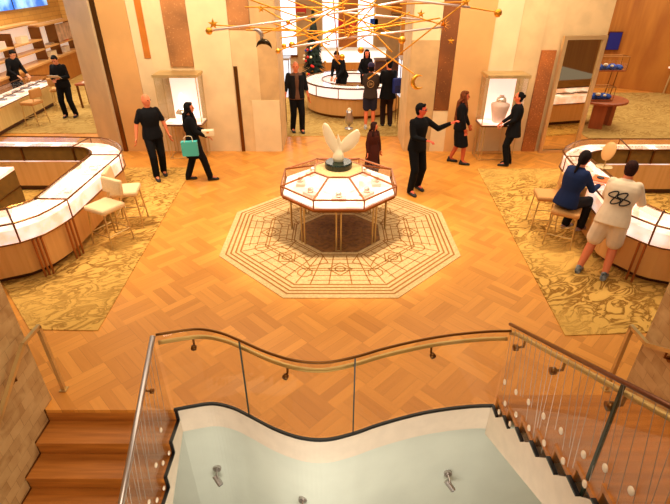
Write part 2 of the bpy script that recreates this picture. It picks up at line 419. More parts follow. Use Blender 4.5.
for k in range(3): 
    y = 3.12-k*.62; z = .845+(3.3-y)*.545
    mb = MB(); mb.tube([(1.66, y, z-.02), (1.66, y, z-.09), (1.60, y, z-.1)], .011, 8); mb.tube([(1.575, y, z-.1), (1.61, y, z-.1)], .03, 12); mb.build('bracket', M_bronze, tr_, True, smooth=True)
mb = MB(); mb.tube([(-1.6, 2.78, .68), (-1.54, 2.78, .67)], .009, 8); mb.tube([(-1.545, 2.78, .67), (-1.52, 2.78, .67)], .022, 12); mb.build('bracket', M_bronze, tl, True, smooth=True)
j = PX(623, 386, 1.59); mb = MB(); zt = .945+(3.3-j.y)*.545; b = PX(581, 496, 1.59)
mb.bar((1.59, j.y, zt), (1.59, b.y, b.z), .016, .022); mb.build('panel_joint', mat('joint', (30,46,32), .4), tr_, True)
bR = [(504.6,382),(516,392),(505,403.5),(528.5,402),(499,412),(516,414.6),(543.5,416),(510,424),(529,428),(561,431),(519,436),(544,443),(533.5,451),(583.5,454.6),(563,461),(605,468),(549.6,468),(568.5,488.5),(584.6,484),(631,491)]
for px, py in bR:
    p = PX(px, py, 1.57); mb = MB(); mb.ell(p, (.012, .025, .03), 10); mb.build('crystal', M_crystal, tr_, True, smooth=True)
bL = [(161,430),(169,453),(163,463),(156,465),(164,488),(157,500),(149,502)]
for px, py in bL:
    p = PX(px, py, -1.58); mb = MB(); mb.ell(p, (.012, .022, .026), 10); mb.build('crystal', M_crystal, tl, True, smooth=True)
M_thread = mat('silver_thread', (170,156,140), .35, .6)
for k in range(30):
    y = 3.26-k*.075; z = .93+(3.3-y)*.545; L = .5+.42*random.random(); lo = max(z-L*1.05, (3.2-y)/TR*RI+.04)
    mb = MB(); mb.tube([(1.585, y, z), (1.585, y-.10-.1*random.random(), lo)], .0022, 4); mb.build('thread', M_thread, tr_, True)
for k in range(17):
    y = 3.1-k*.08; z = .93-(3.14-y)*RI/TR; lo = z-.85*(.6+.4*random.random())
    mb = MB(); mb.tube([(-1.595, y, z), (-1.595, y-.06-.1*random.random(), lo)], .0022, 4); mb.build('thread', M_thread, tl, True)

# ---- wall handrails beside the stone walls ----
for sx, nm in ((-1, 'brass handrail bracketed to the stone wall by the left stair'), (1, 'brass handrail bracketed to the stone wall by the right stair')):
    x = sx*2.785; t = thing('wall_handrail', (x, 3.42, 0), 0, nm, 'handrail')
    mb = MB(); mb.bar((x, 3.42, 0), (x, 3.42, .83), .035, .035); mb.box((x, 3.42, .006), (.07, .07, .012)); mb.build('post', M_brass, t, True)
    mb = MB()
    sl = -.62 if sx < 0 else .6
    mb.bar((x, 3.435, .83), (x, 3.165, .835), .035, .035); mb.bar((x, 3.17, .835), (x, .9, .835+sl*2.27), .035, .035); mb.build('rail', M_brass, t, True)
    for y in (2.95, 2.0, 1.1):
        mb = MB(); z = .835+sl*(3.17-y); mb.tube([(x, y, z-.02), (x, y, z-.08), (sx*2.85, y, z-.1)], .01, 8); mb.tube([(sx*2.825, y, z-.1), (sx*2.852, y, z-.1)], .028, 12); mb.build('bracket', M_bronze, t, True)

# ---- spotlights on the wall of the void ----
for px, py, lb in ((218,470,'chrome spotlight on the pale void wall, left one below the curved edge'), (447,475,'chrome spotlight on the pale void wall, right one below the curved edge'), (303,501,'chrome spotlight on the pale void wall, lowest and cut by the frame')):
    p = min((PD(px, py, D*.01) for D in range(200, 340)), key=lambda q: min(abs(q.y-(e.y+.06))+(0 if abs(q.x-e.x) < .05 else 9) for e in EC))
    t = thing('spotlight', p, 0, lb, 'spotlight')
    mb = MB(); mb.tube([(0,.0,0.05), (0,-.03,.05)], .045, 16); mb.build('mount', M_steel, t, smooth=False)
    mb = MB(); mb.tube([(0,-.03,.05), (.01,-.09,.03), (.02,-.10,-.01)], .01, 8); mb.build('arm', M_steel, t)
    mb = MB(); mb.tube([(-.02,-.07,.0), (.05,-.13,-.075)], .032, 14); mb.build('lamp_head', M_steel, t)
    mb = MB(); mb.tube([(.05,-.13,-.075), (.054,-.133,-.079)], .026, 14); mb.build('lens', mat('dark_lens', (40,40,42), .1), t)

# ---- carpets ----
def flat(name, poly, m, label, cat, z=.012, **kw):
    mb = MB(); mb.prism(poly, .0005, z); o = mb.build(name, m); tag(o, label, cat); return o
q = lambda *a: [tuple(P(*p).xy) for p in a]
flat('carpet', q((193,168),(98,331),(30,330),(0,279),(-60,262),(-90,168)), M_carpet, 'golden floral relief carpet under the left display counter', 'carpet')
flat('carpet', q((477,169),(565,336),(648,333),(670,287),(735,262),(760,169)), M_carpet, 'golden floral relief carpet under the right display counter', 'carpet')
flat('carpet', [(-13,12.45),(-6.3,12.45),(-6.3,21.9),(-13,21.9)], M_carpet2, 'pale carpet in the far left salon behind the pier', 'carpet')
flat('carpet', [(-1.24,12.2),(1.63,12.2),(4.5,12.6),(4.5,19.5),(-4.5,19.5),(-4.5,12.6)], M_carpet2, 'pale carpet around the round counter beyond the opening', 'carpet')
flat('carpet', [(6.6,12.0),(13,12.0),(13,17.5),(6.6,17.5)], M_carpet2, 'beige carpet in the far right salon around the round table', 'carpet')

# ---- octagonal rug ----
RC = Vector((.075, 6.83)); RW = 3.66
def octa(c, w, a0=R(22.5), n=8): return [(c[0]+w/2/math.cos(math.pi/n)*math.cos(a0+k*2*math.pi/n), c[1]+w/2/math.cos(math.pi/n)*math.sin(a0+k*2*math.pi/n)) for k in range(n)]
mb = MB(); mb.prism(octa((0,0), RW), .0005, .010, 0)
def oring(w, th, c=(0,0), mi=1, z=.0125, n=8, a0=R(22.5)):
    a = octa(c, w, a0, n); b = octa(c, w-2*th, a0, n)
    for i in range(n): mb.quad((*a[i], z), (*a[(i+1) % n], z), (*b[(i+1) % n], z), (*b[i], z), mi=mi)
def line(a, b, th=.018, mi=1, z=.0118):
    a, b = Vector(a), Vector(b); d = (b-a).normalized(); s = Vector((-d.y, d.x))*th/2
    mb.quad((*(a-s), z), (*(b-s), z), (*(b+s), z), (*(a+s), z), mi=mi)
for w in (3.5, 3.36, 3.22, 3.08): oring(w, .028)
for w in (2.35, 2.25, 1.55, 1.47): oring(w, .018)
for k in range(8):
    A = k*math.pi/4; d = Vector((math.cos(A), math.sin(A))); s = Vector((-d.y, d.x))
    for o in (-.16, .16, -.42, .42): line(d*(.75)+s*o*.6, d*1.53+s*o)
    for rr in (.86, .98, 1.3, 1.42): line(d*rr-s*.42*(rr/1.3), d*rr+s*.42*(rr/1.3), .014)
    oring(.26, .02, d*1.13, n=4, a0=A); oring(.16, .02, d*1.13, n=8)
    e = Vector((math.cos(A+math.pi/8), math.sin(A+math.pi/8)))
    line(e*.82, e*1.62); oring(.22, .018, e*1.32, n=8); oring(.3, .018, e*.95, n=4, a0=A+math.pi/8)
mb.prism(octa((0,0), 1.30), .010, .0122, 2)
for w in (1.2, .75, .4): oring(w, .022, z=.0135)
for k in range(8):
    A = k*math.pi/4; oring(.2, .016, (.46*math.cos(A), .46*math.sin(A)), z=.0135)
o = mb.build('octagonal_rug', [M_ruga, M_rugl, M_rugd]); o.location = (RC.x, RC.y, 0); tag(o, 'octagonal cream rug with gold geometric lines under the central display table', 'rug')

# ---- piers, with vertical cladding panels ----
k_ = 41.2
def pxx(px): return (px-335)/k_
YP = 11.02
def zz(py, y=YP): return PD(335, py, y).z
lp = MB(); lp.prism([(-5.1,YP),(-1.26,YP),(-1.26,12.2),(-6.15,12.2),(-6.1,12.02)], 0, 4.6); LP = struct('wall_left_pier', lp, M_cream)
rp = MB(); rp.prism([(1.65,YP),(4.86,YP),(5.90,11.12),(5.90,12.2),(1.65,12.2)], 0, 4.6); RP = struct('wall_right_pier', rp, M_cream)
def panel(par, x0, x1, z0, z1, th, m, nm='panel'):
    mb = MB(); mb.box(((x0+x1)/2, YP-th/2, (z0+z1)/2), (x1-x0-.006, th, z1-z0)); return mb.build(nm, m, par)
def frompx(pxa, pya):     # world x of a wall point on the pier front
    return PD(pxa, pya, YP).x
panel(LP, -5.1, -5.0, 0, 4.6, .05, M_bronze, 'bronze_strip')
panel(LP, -4.99, -4.36, 0, 4.6, .04, M_tan)
panel(LP, -4.36, -4.0, 0, 4.6, .03, M_cream2)
x = frompx(134,0); panel(LP, x, frompx(141,0), zz(58), 4.6, .045, M_orange, 'inlay_strip')
panel(LP, frompx(141,0), frompx(160,0), 0, 4.6, .02, M_cream2)
panel(LP, frompx(160,0), frompx(185,0), zz(66), 4.6, .04, M_brown, 'inlay_strip')
panel(LP, frompx(185,0)+.0, frompx(226,0), 0, 4.6, .03, M_cream2)
panel(LP, frompx(226,0), frompx(248,0), zz(30), 4.6, .04, M_brown, 'inlay_strip')
panel(LP, frompx(226,0), frompx(240,10)+.3, 0, zz(30), .035, M_cream)
panel(LP, frompx(233.5,66), frompx(237.5,66), 0, zz(66), .05, M_bronze, 'bronze_strip')
panel(LP, frompx(248,0)+.01, -1.27, 0, 4.6, .03, M_sand)
panel(LP, frompx(252,100), -1.27, 0, zz(100), .05, M_cream2)
panel(RP, 1.66, 2.27, zz(40), 4.6, .03, M_cream2)
panel(RP, 1.66, 2.27, 0, zz(40), .04, M_sand)
panel(RP, 2.27, frompx(461,0), zz(110), 4.6, .05, M_dark, 'inlay_strip')
panel(RP, 2.27, 2.85, 0, zz(110), .04, M_cream2)
panel(RP, frompx(461,0), frompx(498,0), 0, 4.6, .06, M_tan)
panel(RP, frompx(498,0), frompx(525,0), 0, 4.6, .03, M_cream2)
panel(RP, frompx(525,0), frompx(551,0), zz(50)*0, 4.6, .02, M_cream)
xa = frompx(541,52); panel(RP, xa, 4.82, 0, zz(50), .05, M_copper, 'inlay_strip')
for xs in (-4.0, -3.2, -2.45): pass
mb = MB(); a, b = Vector((-5.12,YP)), Vector((-6.12,12.02))
mb.prism([(-5.13,YP+.02),(-5.16,YP-.01),(-6.15,11.99),(-6.1,12.03)], 0, 4.6); mb.build('side_panel', M_cream2, LP)

# ---- mirror on the right pier ----
A = Vector((4.87,10.88)); B = Vector((5.84,11.0)); d = (B-A).normalized(); nn = Vector((d.y, -d.x))
ang = math.atan2(d.y, d.x); L = (B-A).length; HM = 2.56
t = thing('standing_mirror', ((A.x+B.x)/2, (A.y+B.y)/2, 0), ang, 'tall mirror in a champagne metal frame against the right pier', 'mirror')
mb = MB(); mb.box((-L/2+.04, 0, HM/2), (.08, .08, HM)); mb.box((L/2-.04, 0, HM/2), (.08, .08, HM)); mb.box((0, 0, HM-.04), (L-.16, .08, .08)); mb.box((0,0,.03), (L-.16,.08,.06)); mb.build('frame', mat('champagne', (222,186,130), .35, .6), t)
mb = MB(); mb.box((0, .01, HM/2), (L-.17, .02, HM-.15)); mb.build('mirror_pane', M_mirror, t)

# ---- far rooms ----
mb = MB(); c0 = Vector((-11.5, 22.0)); dd = Vector((.119,-.993)); nn_ = Vector((.993,.119)); e0 = c0+dd*13
mb.prism([tuple(c0), tuple(e0), tuple(e0-nn_*.3), tuple(c0-nn_*.3)], 0, 4.6); WL = struct('wall_far_left', mb, M_tile)
mb = MB(); mb.box((-8.6, 22.15, 2.3), (6.0, .3, 4.6)); struct('wall_back_left', mb, M_tile)
def onwall(s, off, z): p = c0+dd*s+nn_*off; return Vector((p.x, p.y, z))
wa = math.atan2(dd.y, dd.x)
t = thing('wall_shelf_unit', onwall(0,.2,0), 0, 'lit wood shelving with niches along the far left salon wall', 'shelves')
def wbox(mb, s0, s1, o0, o1, z0, z1): mb.prism([tuple(onwall(s0,o0,0).xy), tuple(onwall(s1,o0,0).xy), tuple(onwall(s1,o1,0).xy), tuple(onwall(s0,o1,0).xy)], z0, z1)
mb = MB(); wbox(mb, .15, 9.0, .01, .5, 0, .9); mb.build('base_cabinet', M_wood, t, True)
mb = MB(); wbox(mb, .1, 9.0, .0, .55, .9, .96); mb.build('worktop', M_tan, t, True)
mb = MB(); wbox(mb, .1, 9.0, .01, .04, .97, 2.1); mb.build('glowing_back', mat('niche_back', (248,232,214), .6, emit=.35), t, True)
for s0, s1, z in ((.1,3.4,1.32),(.1,3.4,2.05),(3.4,9,1.62),(3.4,9,2.2),(3.4,9,1.3)):
    mb = MB(); wbox(mb, s0, s1, .04, .42, z, z+.05); mb.build('shelf', M_tan, t, True)
for s_ in (.1, 3.4, 5.6, 2.0, 8.9):
    mb = MB(); wbox(mb, s_, s_+.05, .04, .42, .97, 2.05); mb.build('divider', M_bronze, t, True)
mb = MB(); wbox(mb, .2, 1.9, .3, .36, 1.4, 2.0); mb.build('niche_panel', mat('veil', (220,186,160), .5, var=.2, scale=5), t, True)
for i, (s_, z, m, lb) in enumerate(((1.0,1.37,M_red,'small red box on the upper shelf of the left salon'), (2.5,1.37,M_steel,'grey tray on the upper shelf of the left salon'), (1.2,.96,M_white,'white display box low in the right niche of the left salon shelves'), (2.6,.96,M_ivory,'ivory display box low in the second niche of the left salon shelves'), (4.6,1.67,M_ivory,'ivory display block on the middle shelf at the left of the salon'), (6.2,1.67,M_pink,'pink display block on the middle shelf near the frame edge'))):
    mb = MB(); p = onwall(s_, .25, z+.0); sz = (.5 if i > 1 else .35, .2, .2 if i > 1 else .07); mb.box((0,0,sz[2]/2), sz, wa); o = mb.build('display_box', m); o.location = p; tag(o, lb, 'box')
mb = MB(); a = onwall(1.3,.08,2.66); b = onwall(10,.08,2.66); wbox(mb, 1.3, 10, .02, .09, 2.66, 4.3); o = mb.build('wall_screen', [M_screen]); tag(o, 'blue video screen high on the wall above the left salon shelves', 'screen')
mb = MB(); wbox(mb, 4.1, 4.16, .095, .1, 2.66, 4.3); tag(mb.build('frame_bar', M_black, o), 'thin dark joint')

# centre back wall with daylight windows
YB = 24.0
mb = MB(); mb.box((0, YB+.15, 2.3), (11.2, .3, 4.6)); WB = struct('wall_back', mb, M_cream)
def bx(px): return PD(px, 30, YB).x
n = 0
for a, b in ((279,296),(323,338),(358,373),(401,411),(418,432),(258,272)):
    n += 1; mb = MB(); mb.box(((bx(a)+bx(b))/2, YB-.03, 2.4), (bx(b)-bx(a), .05, 4.0)); w = tag(mb.build('window_%d' % n, M_win), kind='structure')
    mb = MB(); mb.box(((bx(a)+bx(b))/2, YB-.08, .36), (bx(b)-bx(a)+.1, .14, .1)); mb.build('window_sill', M_bronze, w)
for a, b, m, nm in ((297,322,M_sand,'a'), (339,357,M_orange,'b'), (374,400,M_sand,'c')):
    mb = MB(); mb.box(((bx(a)+bx(b))/2, YB-.06, 2.2), (bx(b)-bx(a), .1, 4.4)); mb.build('wall_bay', m, WB)
for px, py, w, hh, m, lb in ((301,9,.45,.35,M_red,'small red display case on the wall bay left of the tree'), (342,26,.35,.4,M_red,'red display case low in the orange wall bay'), (352,27,.3,.35,mat('scarlet',(225,60,20),.5),'orange red display case high in the orange wall bay'), (397,5,.5,.7,M_orange,'orange display case in the right wall bay'), (374,23,.35,.35,M_blue,'small blue display case beside the right window'), (383,18,.75,.9,M_tan,'tan display case in the right wall bay')):
    p = PD(px, py, YB-.25); mb = MB(); mb.box((0,0,0), (w,.2,hh)); mb.box((0,-.11,-hh/2+.03), (w*.8,.03,.05), mi=1); o = mb.build('wall_case', [m, M_brass]); o.location = p; tag(o, lb, 'display case')
t = thing('back_display_counter', (.5, 20.2, 0), 0, 'lit white display counter in front of the daylight windows', 'counter')
mb = MB(); mb.box((0,0,.34), (3.0,.7,.66)); mb.build('body', M_wood, t); mb = MB(); mb.box((0,0,.9), (3.0,.7,.44)); mb.build('glowing_case', M_glow2, t)
mb = MB(); mb.box((0,0,1.135), (3.06,.76,.03)); mb.build('top', M_white, t)
mb = MB(); 
t = thing('dark_cabinet', (2.05, 17.6, 0), 0, 'dark brown cabinet behind the customers at the round counter', 'cabinet')
mb.box((0,0,.55), (1.3,.6,1.1)); mb.build('body', mat('dark_brown', (62,26,14), .4), t); mb = MB(); mb.box((0,0,1.115), (1.36,.66,.03)); mb.build('top', M_bronze, t)
# chrismas tree
p = PD(314, 62, 17.6); t = thing('decorated_tree', (p.x, p.y, 0), 0, 'dark green decorated conifer behind the round counter', 'tree')
mb = MB(); rnd = random.Random(3)
for i in range(900):
    z = rnd.random()**.8; r = (1-z)*.52+.03; a = rnd.random()*6.283; zc = .35+z*2.35; c = Vector((math.cos(a)*r*.4, math.sin(a)*r*.4, zc)); e = Vector((math.cos(a)*r, math.sin(a)*r, zc-.1-.06*rnd.random()))
    s = Vector((-math.sin(a), math.cos(a), 0))*.05
    mb.quad(c-s, e-s*.4, e+s*.4, c+s)
mb.build('foliage', mat('conifer', (20,44,28), .8, var=.4), t)
mb = MB(); mb.tube([(0,0,.1),(0,0,2.6)], [.05,.015], 8); mb.build('trunk', M_bronze, t)
mb = MB(); mb.lathe([(.2,0),(.24,.2),(.22,.22)], n=16); mb.build('pot', M_bronze, t)
for i in range(22):
    z = rnd.random()*.85; r = (1-z)*.5+.04; a = -rnd.random()*3.14; mb = MB(); mb.ell((math.cos(a)*r, math.sin(a)*r, .35+z*2.3), .045, 8); mb.build('bauble', (M_red, M_blue, M_gold, M_ivory)[i % 4], t, smooth=True)

# round counter
RCx, RCy = PD(353, 100, 15.3).x, 15.3
t = thing('round_display_counter', (RCx, RCy, 0), 0, 'round lit display counter with staff inside, beyond the opening', 'counter')
def ring(mb, r0, r1, z0, z1, n=40, a0=0, a1=2*math.pi):
    full = abs(a1-a0-2*math.pi) < .01; m_ = n if full else n+1
    A = [a0+(a1-a0)*k/n for k in range(m_)]
    sec = [[Vector((r*math.cos(a), r*math.sin(a), z)) for r, z in ((r1,z0),(r1,z1),(r0,z1),(r0,z0))] for a in A]
    vs = [[mb.bm.verts.new(p) for p in s] for s in sec]
    for i in range(m_ if full else m_-1):
        a, b = vs[i], vs[(i+1) % m_]
        for k in range(4): mb._f([a[k], b[k], b[(k+1) % 4], a[(k+1) % 4]])
    if not full: mb._f(vs[0]); mb._f(vs[-1][::-1])
mb = MB(); ring(mb, 1.0, 1.46, .1, .58); mb.build('body', M_counter, t, smooth=False)
mb = MB(); ring(mb, 1.05, 1.38, 0, .1); mb.build('plinth', M_bronze, t)
mb = MB(); ring(mb, .99, 1.53, .581, .6); ring(mb, 1.50, 1.53, .861, .90); ring(mb, .97, .995, .861, .90); mb.build('metal_band', M_bronze, t)
mb = MB(); ring(mb, 1.0, 1.50, .601, .86); mb.build('glowing_case', M_glow2, t)
mb = MB(); ring(mb, .996, 1.499, .885, .897); mb.build('glass_top', M_glass, t)
for k in range(12):
    a = k*math.pi/6+.2; mb = MB(); mb.box((1.505*math.cos(a), 1.505*math.sin(a), .74), (.02, .02, .28), a); mb.build('mullion', M_bronze, t)
# tall slim display cases at the sides of the opening
for px, lb in ((287,'slim upright display case by the left side of the opening'), (402,'slim upright display case by the right side of the opening')):
    D = 13.3; p = PD(px, 82, D); t = thing('slim_display_case', (p.x, D, 0), 0, lb, 'display case')
    mb = MB(); mb.box((0,0,1.28), (.18,.5,.92)); mb.build('glowing_case', mat('cool_case', (225,235,245), .4, emit=.9, ecol=(220,232,250)), t)
    for sx in (-1,1):
        for sy in (-1,1): mb = MB(); mb.box((sx*.09, sy*.25, .90), (.02,.02,1.8)); mb.build('post', M_bronze, t)
    mb = MB(); mb.box((0,0,1.78), (.22,.54,.05)); mb.build('top', M_steel, t)
p = P(349,129); t = thing('metal_vase', (p.x, p.y, 0), 0, 'small silver vase with a glass neck on a stand behind the white sculpture', 'vase')
mb = MB(); mb.lathe([(.12,0),(.12,.03),(.03,.06),(.03,.1),(.1,.16),(.12,.3),(.07,.42),(.09,.5)], n=16); mb.build('body', M_steel, t, smooth=True)
mb = MB(); mb.ell((0,0,.5), (.06,.06,.08), 10); mb.build('filling', M_ivory, t, smooth=True)

# right salon
mb = MB()
pts_ = catmull([P(585,86).to_tuple(), P(614,88).to_tuple(), P(650,92).to_tuple(), P(690,98).to_tuple(), (14.5,12.5,0)], 6)
pts_ = [(2.5, 19.6, 0), (5.2, 19.3, 0)] + [tuple(p) for p in pts_]
for a, b in zip(pts_, pts_[1:]): mb.prism([(a[0],a[1]),(b[0],b[1]),(b[0]+.15,b[1]+.25),(a[0]+.15,a[1]+.25)], 0, 4.6)
struct('wall_far_right', mb, M_wallwood)
mb = MB(); mb.box((13.6, 6.5, 2.3), (.3, 14, 4.6)); struct('wall_right_side', mb, M_wood)
mb = MB(); mb.box((-13.6, 6.5, 2.3), (.3, 10, 4.6)); struct('wall_left_side', mb, M_wood)
tp = P(600.5, 98, .75); t = thing('round_table', (tp.x, tp.y, 0), 0, 'round wooden table on slab legs in the far right salon', 'table')
M_tbl = veneer('table_wood', (178,96,52), (150,76,38)); mb = MB(); mb.lathe([(.66,.68),(.70,.69),(.70,.74),(.68,.75)], n=40); mb.build('tabletop', M_tbl, t)
for k in range(3):
    a = R(-110+120*k); mb = MB(); mb.box((.38*math.cos(a), .38*math.sin(a), .34), (.12,.34,.68), a); mb.build('leg', M_tbl, t)
for dx, dy, zb, hh, lb in ((-.22,-.25,0,.32,'low glass case with blue silk on the round table'), (.05,.28,.66,.34,'raised glass case with blue silk on a thin stand on the round table')):
    t2 = thing('blue_display_case', (tp.x+dx, tp.y+dy, .755), 0, lb, 'display case')
    w = .66 if zb == 0 else 1.0
    mb = MB(); mb.box((0,0,zb+.02), (w,.34,.03)); mb.build('tray', M_tbl, t2)
    if zb:
        for sx in (-1,1):
            for sy in (-1,1): mb = MB(); mb.tube([(sx*.26, sy*.14, 0), (sx*.30, sy*.14, zb+.01)], .014, 6); mb.build('leg', M_bronze, t2)
    mb = MB(); mb.box((0,0,zb+.04+hh/2), (w-.02,.33,hh)); mb.build('glass_box', M_glass, t2)
    mb = MB(); W_ = w/2
    for sx in (-1,1):
        for sy in (-1,1): mb.tube([(sx*W_, sy*.165, zb+.03), (sx*W_, sy*.165, zb+.04+hh)], .008, 4)
    for sy in (-1,1): mb.tube([(-W_, sy*.165, zb+.04+hh), (W_, sy*.165, zb+.04+hh)], .008, 4)
    for sx in (-1,1): mb.tube([(sx*W_, -.165, zb+.04+hh), (sx*W_, .165, zb+.04+hh)], .008, 4)
    mb.build('edge_frame', M_bronze, t2)
    mb = MB()
    for k in range(5): mb.ell((-W_*.75+k*W_*.37, 0, zb+.09), (.11,.13,.07+.03*(k % 2)), 8)
    mb.build('silk', M_blue, t2, smooth=True)
    mb = MB(); mb.ell((-.06,-.1,zb+.17), (.07,.05,.04), 8); mb.ell((.12,-.1,zb+.14), (.05,.04,.03), 8); mb.build('jewel', M_ivory, t2, smooth=True)
q2 = PD(612, 41, 17.9); mb = MB(); mb.box((0,0,0), (.5,.05,.62)); mb.box((0,-.03,0), (.44,.02,.56), mi=1); o = mb.build('blue_picture', [M_bronze, M_navy]); o.location = (q2.x+.30, 18.35, q2.z-.05); tag(o, 'small deep blue picture on the curved wood wall', 'picture')
p = P(662, 92); t = thing('display_stand', (p.x+.2, p.y, 0), 0, 'brass legged glass display stand at the right edge of the photo', 'display stand')
for sx in (-1,1):
    for sy in (-1,1): mb = MB(); mb.tube([(sx*.34, sy*.3, 0), (sx*.26, sy*.25, .85)], .03, 8); mb.build('leg', M_brass, t)
mb = MB(); mb.box((0,0,.88), (.8,.7,.06)); mb.build('tray', M_glow, t); mb = MB(); mb.box((0,0,1.3), (.76,.66,.78)); mb.build('glass_box', M_glass, t); mb = MB(); mb.box((0,0,1.71), (.8,.7,.03)); mb.build('lid', M_brass, t)
mb = MB(); mb.lathe([(.1,.91),(.05,.95),(.06,1.1),(.03,1.25)], n=12); mb.build('bust', M_steel, t, smooth=True)

# ---- glass vitrines on brass frames in front of the piers ----
def vitrine(cx, cy, w, dpt, rz, label, bust):
    t = thing('jewellery_vitrine', (cx, cy, 0), rz, label, 'display case'); zb, zt = .80, 1.80; ww, dd_ = w/2, dpt/2
    for sx in (-1,1):
        for sy in (-1,1):
            for o_ in (0, .07):
                mb = MB(); mb.tube([(sx*(ww-.03-o_), sy*(dd_-.03), 0), (sx*(ww-.03-o_), sy*(dd_-.03), zb-.03)], .011, 6); mb.build('leg', M_brass, t)
    mb = MB()
    for z in (.02,):
        for sy in (-1,1): mb.tube([(-ww+.03, sy*(dd_-.03), z), (ww-.03, sy*(dd_-.03), z)], .010, 6)
        for sx in (-1,1): mb.tube([(sx*(ww-.03), -dd_+.03, z), (sx*(ww-.03), dd_-.03, z)], .010, 6)
    mb.build('stretcher', M_brass, t)
    mb = MB(); mb.box((0,0,zb-.015), (w,dpt,.03)); mb.build('base_tray', M_bronze, t)
    mb = MB(); mb.box((0,0,zb+.012), (w-.04,dpt-.04,.02)); mb.build('glowing_pad', M_glow, t)
    mb = MB(); mb.box((.04,dd_-.03,(zb+zt)/2+.01), (w*.7,.02,zt-zb-.05)); mb.build('glowing_back', M_glow2, t)
    mb = MB()
    for s_ in ((0,-dd_,w,.008),(0,dd_,w,.008)): mb.box((s_[0], s_[1], (zb+zt)/2), (s_[2], s_[3], zt-zb))
    for sx in (-1,1): mb.box((sx*ww, 0, (zb+zt)/2), (.008, dpt, zt-zb))
    mb.build('glass_box', M_glass, t)
    mb = MB()
    for sx in (-1,1):
        for sy in (-1,1): mb.box((sx*ww, sy*dd_, (zb+zt)/2), (.014,.014,zt-zb))
    mb.build('edge_frame', M_brass, t)
    mb = MB(); mb.box((0,0,zt+.03), (w+.06,dpt+.06,.06)); mb.build('top_cap', M_brass, t)
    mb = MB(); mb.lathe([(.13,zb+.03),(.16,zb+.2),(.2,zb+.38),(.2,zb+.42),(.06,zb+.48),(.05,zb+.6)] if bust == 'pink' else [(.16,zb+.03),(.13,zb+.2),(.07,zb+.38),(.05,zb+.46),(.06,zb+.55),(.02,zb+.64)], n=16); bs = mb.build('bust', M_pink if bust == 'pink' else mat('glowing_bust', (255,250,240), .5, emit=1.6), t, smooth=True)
    mb = MB(); mb.ell((0,0,zb+.5), (.11,.11,.09), 12) if bust == 'pink' else mb.lathe([(.17,zb+.2),(.17,zb+.23),(.1,zb+.3)], n=16); mb.build('necklace', M_jewel, t, smooth=True).parent = bs
pv = P(190,156); vitrine(pv.x+.02, pv.y-.0, .88, .5, 0, 'tall lit glass vitrine on brass legs behind the teal bag woman', 'cone')
pv = P(487,157); vitrine(pv.x+.1, pv.y, .84, .5, 0, 'tall lit glass vitrine on brass legs in front of the right pier', 'pink')

